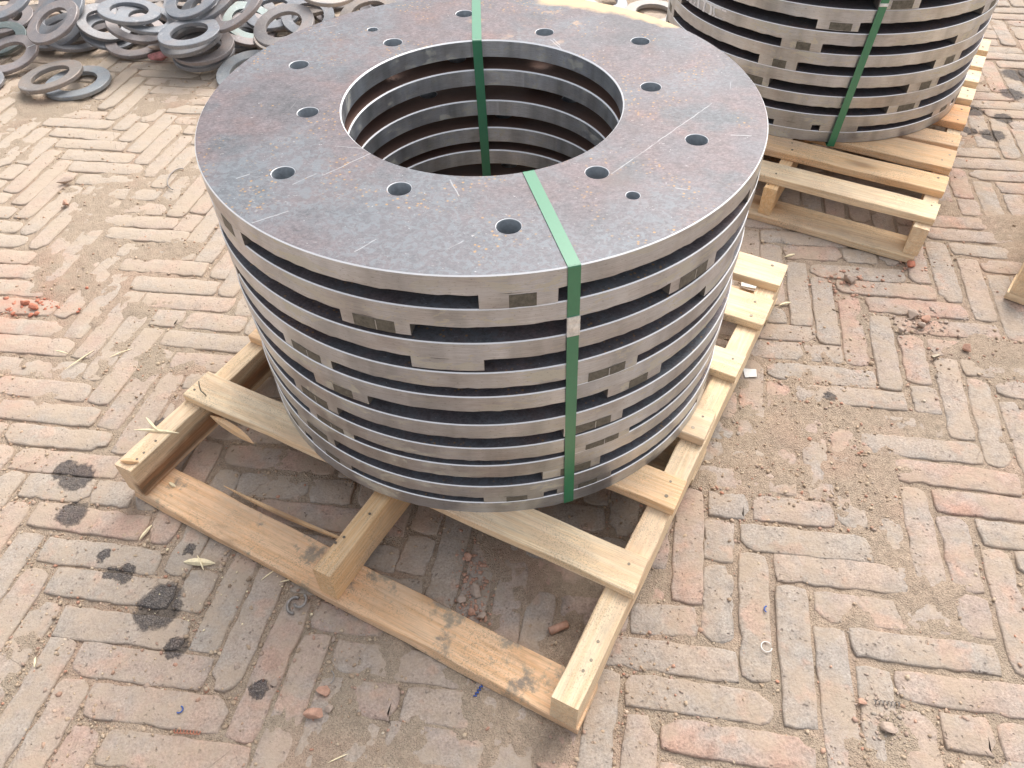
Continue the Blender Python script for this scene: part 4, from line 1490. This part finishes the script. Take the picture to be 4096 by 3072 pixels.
tube("wire_ring", arc(.396, .509, .003, .0085, 30, 340), .0008, M_PAPER, 'small pale open wire ring in a joint at the lower right', 'wire ring')
tube("wire_bit", arc(-.300, .475, .003, .012, -50, 60), .0009, M_GREYM, 'thin grey wire beside the pink stones', 'wire')
def coil(name, x, y, L, rr, turns, r_, rot, mat, label, cat):
    pts = []
    n_ = int(turns * 10)
    for i in range(n_ + 1):
        a = 2 * math.pi * turns * i / n_
        u = (i / n_ - .5) * L
        v_ = rr * math.cos(a)
        pts.append((x + u * math.cos(rot) - v_ * math.sin(rot), y + u * math.sin(rot) + v_ * math.cos(rot), rr * .8 + rr * math.sin(a)))
    return tube(name, pts, r_, mat, label, cat, 5)
coil("coil_shaving", -.497, .398, .040, .0026, 8, .0007, -.08, M_RED, 'rusty red coiled shaving pressed into the bricks at lower left', 'metal shaving')
coil("coil_shaving", .556, .418, .040, .0028, 7, .0008, -.12, M_GREYM, 'dark grey coiled shaving in the joint at lower right', 'metal shaving')
coil("blue_thread", -.062, .450, .022, .0018, 4, .0010, 1.0, M_BLUE, 'small blue twisted thread below the pallet bottom board', 'thread')
tube("blue_scrap", arc(.414, .572, .003, .006, 100, 230), .0013, M_BLUE, 'blue curved plastic scrap in a joint at the right', 'plastic scrap')
tube("blue_scrap", arc(-.517, .431, .003, .005, -120, 80), .0011, M_BLUE, 'tiny blue hook on a brick at the lower left', 'plastic scrap')
# twisted dark string hanging by the near top board
coil("string", -.282, .797, .045, .0010, 9, .0010, 1.4, M_NAIL, 'short dark twisted string at the edge of the front deck board', 'string').location = (0, 0, .085)
# bent nail
tube("bent_nail", [(-.582, .975, .113), (-.584, .976, .1185), (-.592, .982, .122), (-.596, .991, .127), (-.597, .998, .132)], .0012, M_NAIL, 'bent nail sticking up from the left end of the front deck board', 'nail')
# bits of paper and tape
def slab(name, x, y, z, sx, sy, sz, rot, mat, label, cat, tilt=0.0):
    bm = bmesh.new()
    bmesh.ops.create_cube(bm, size=1)
    for v in bm.verts:
        v.co = Vector((v.co.x * sx * (1 + .12 * v.co.y), v.co.y * sy * (1 - .2 * v.co.x), v.co.z * sz))
    bmesh.ops.subdivide_edges(bm, edges=bm.edges, cuts=2)
    for v in bm.verts:
        v.co.z += .10 * sx * math.sin(v.co.x / sx * 2.5) * .3
    me = D.meshes.new(name)
    bm.to_mesh(me); bm.free()
    o = mesh_obj(name, me, mat, None, (x, y, z), rot)
    o.rotation_euler = (tilt, 0, rot)
    return tag(o, label, cat)
slab("paper_scrap", .508, 1.109, .003, .026, .024, .0006, -.1, M_PAPER, 'small square white paper scrap right of the near pallet', 'paper')
slab("white_disc", .570, 1.362, .030, .060, .022, .004, -.45, M_PAPER, 'white curved plastic piece lying under the near pallet deck', 'plastic piece')
slab("cut_steel_bit", .918, 1.146, .004, .018, .006, .005, .3, M_NAIL, 'small dark metal bit on a brick at the right', 'metal bit')

SC.render.film_transparent = False
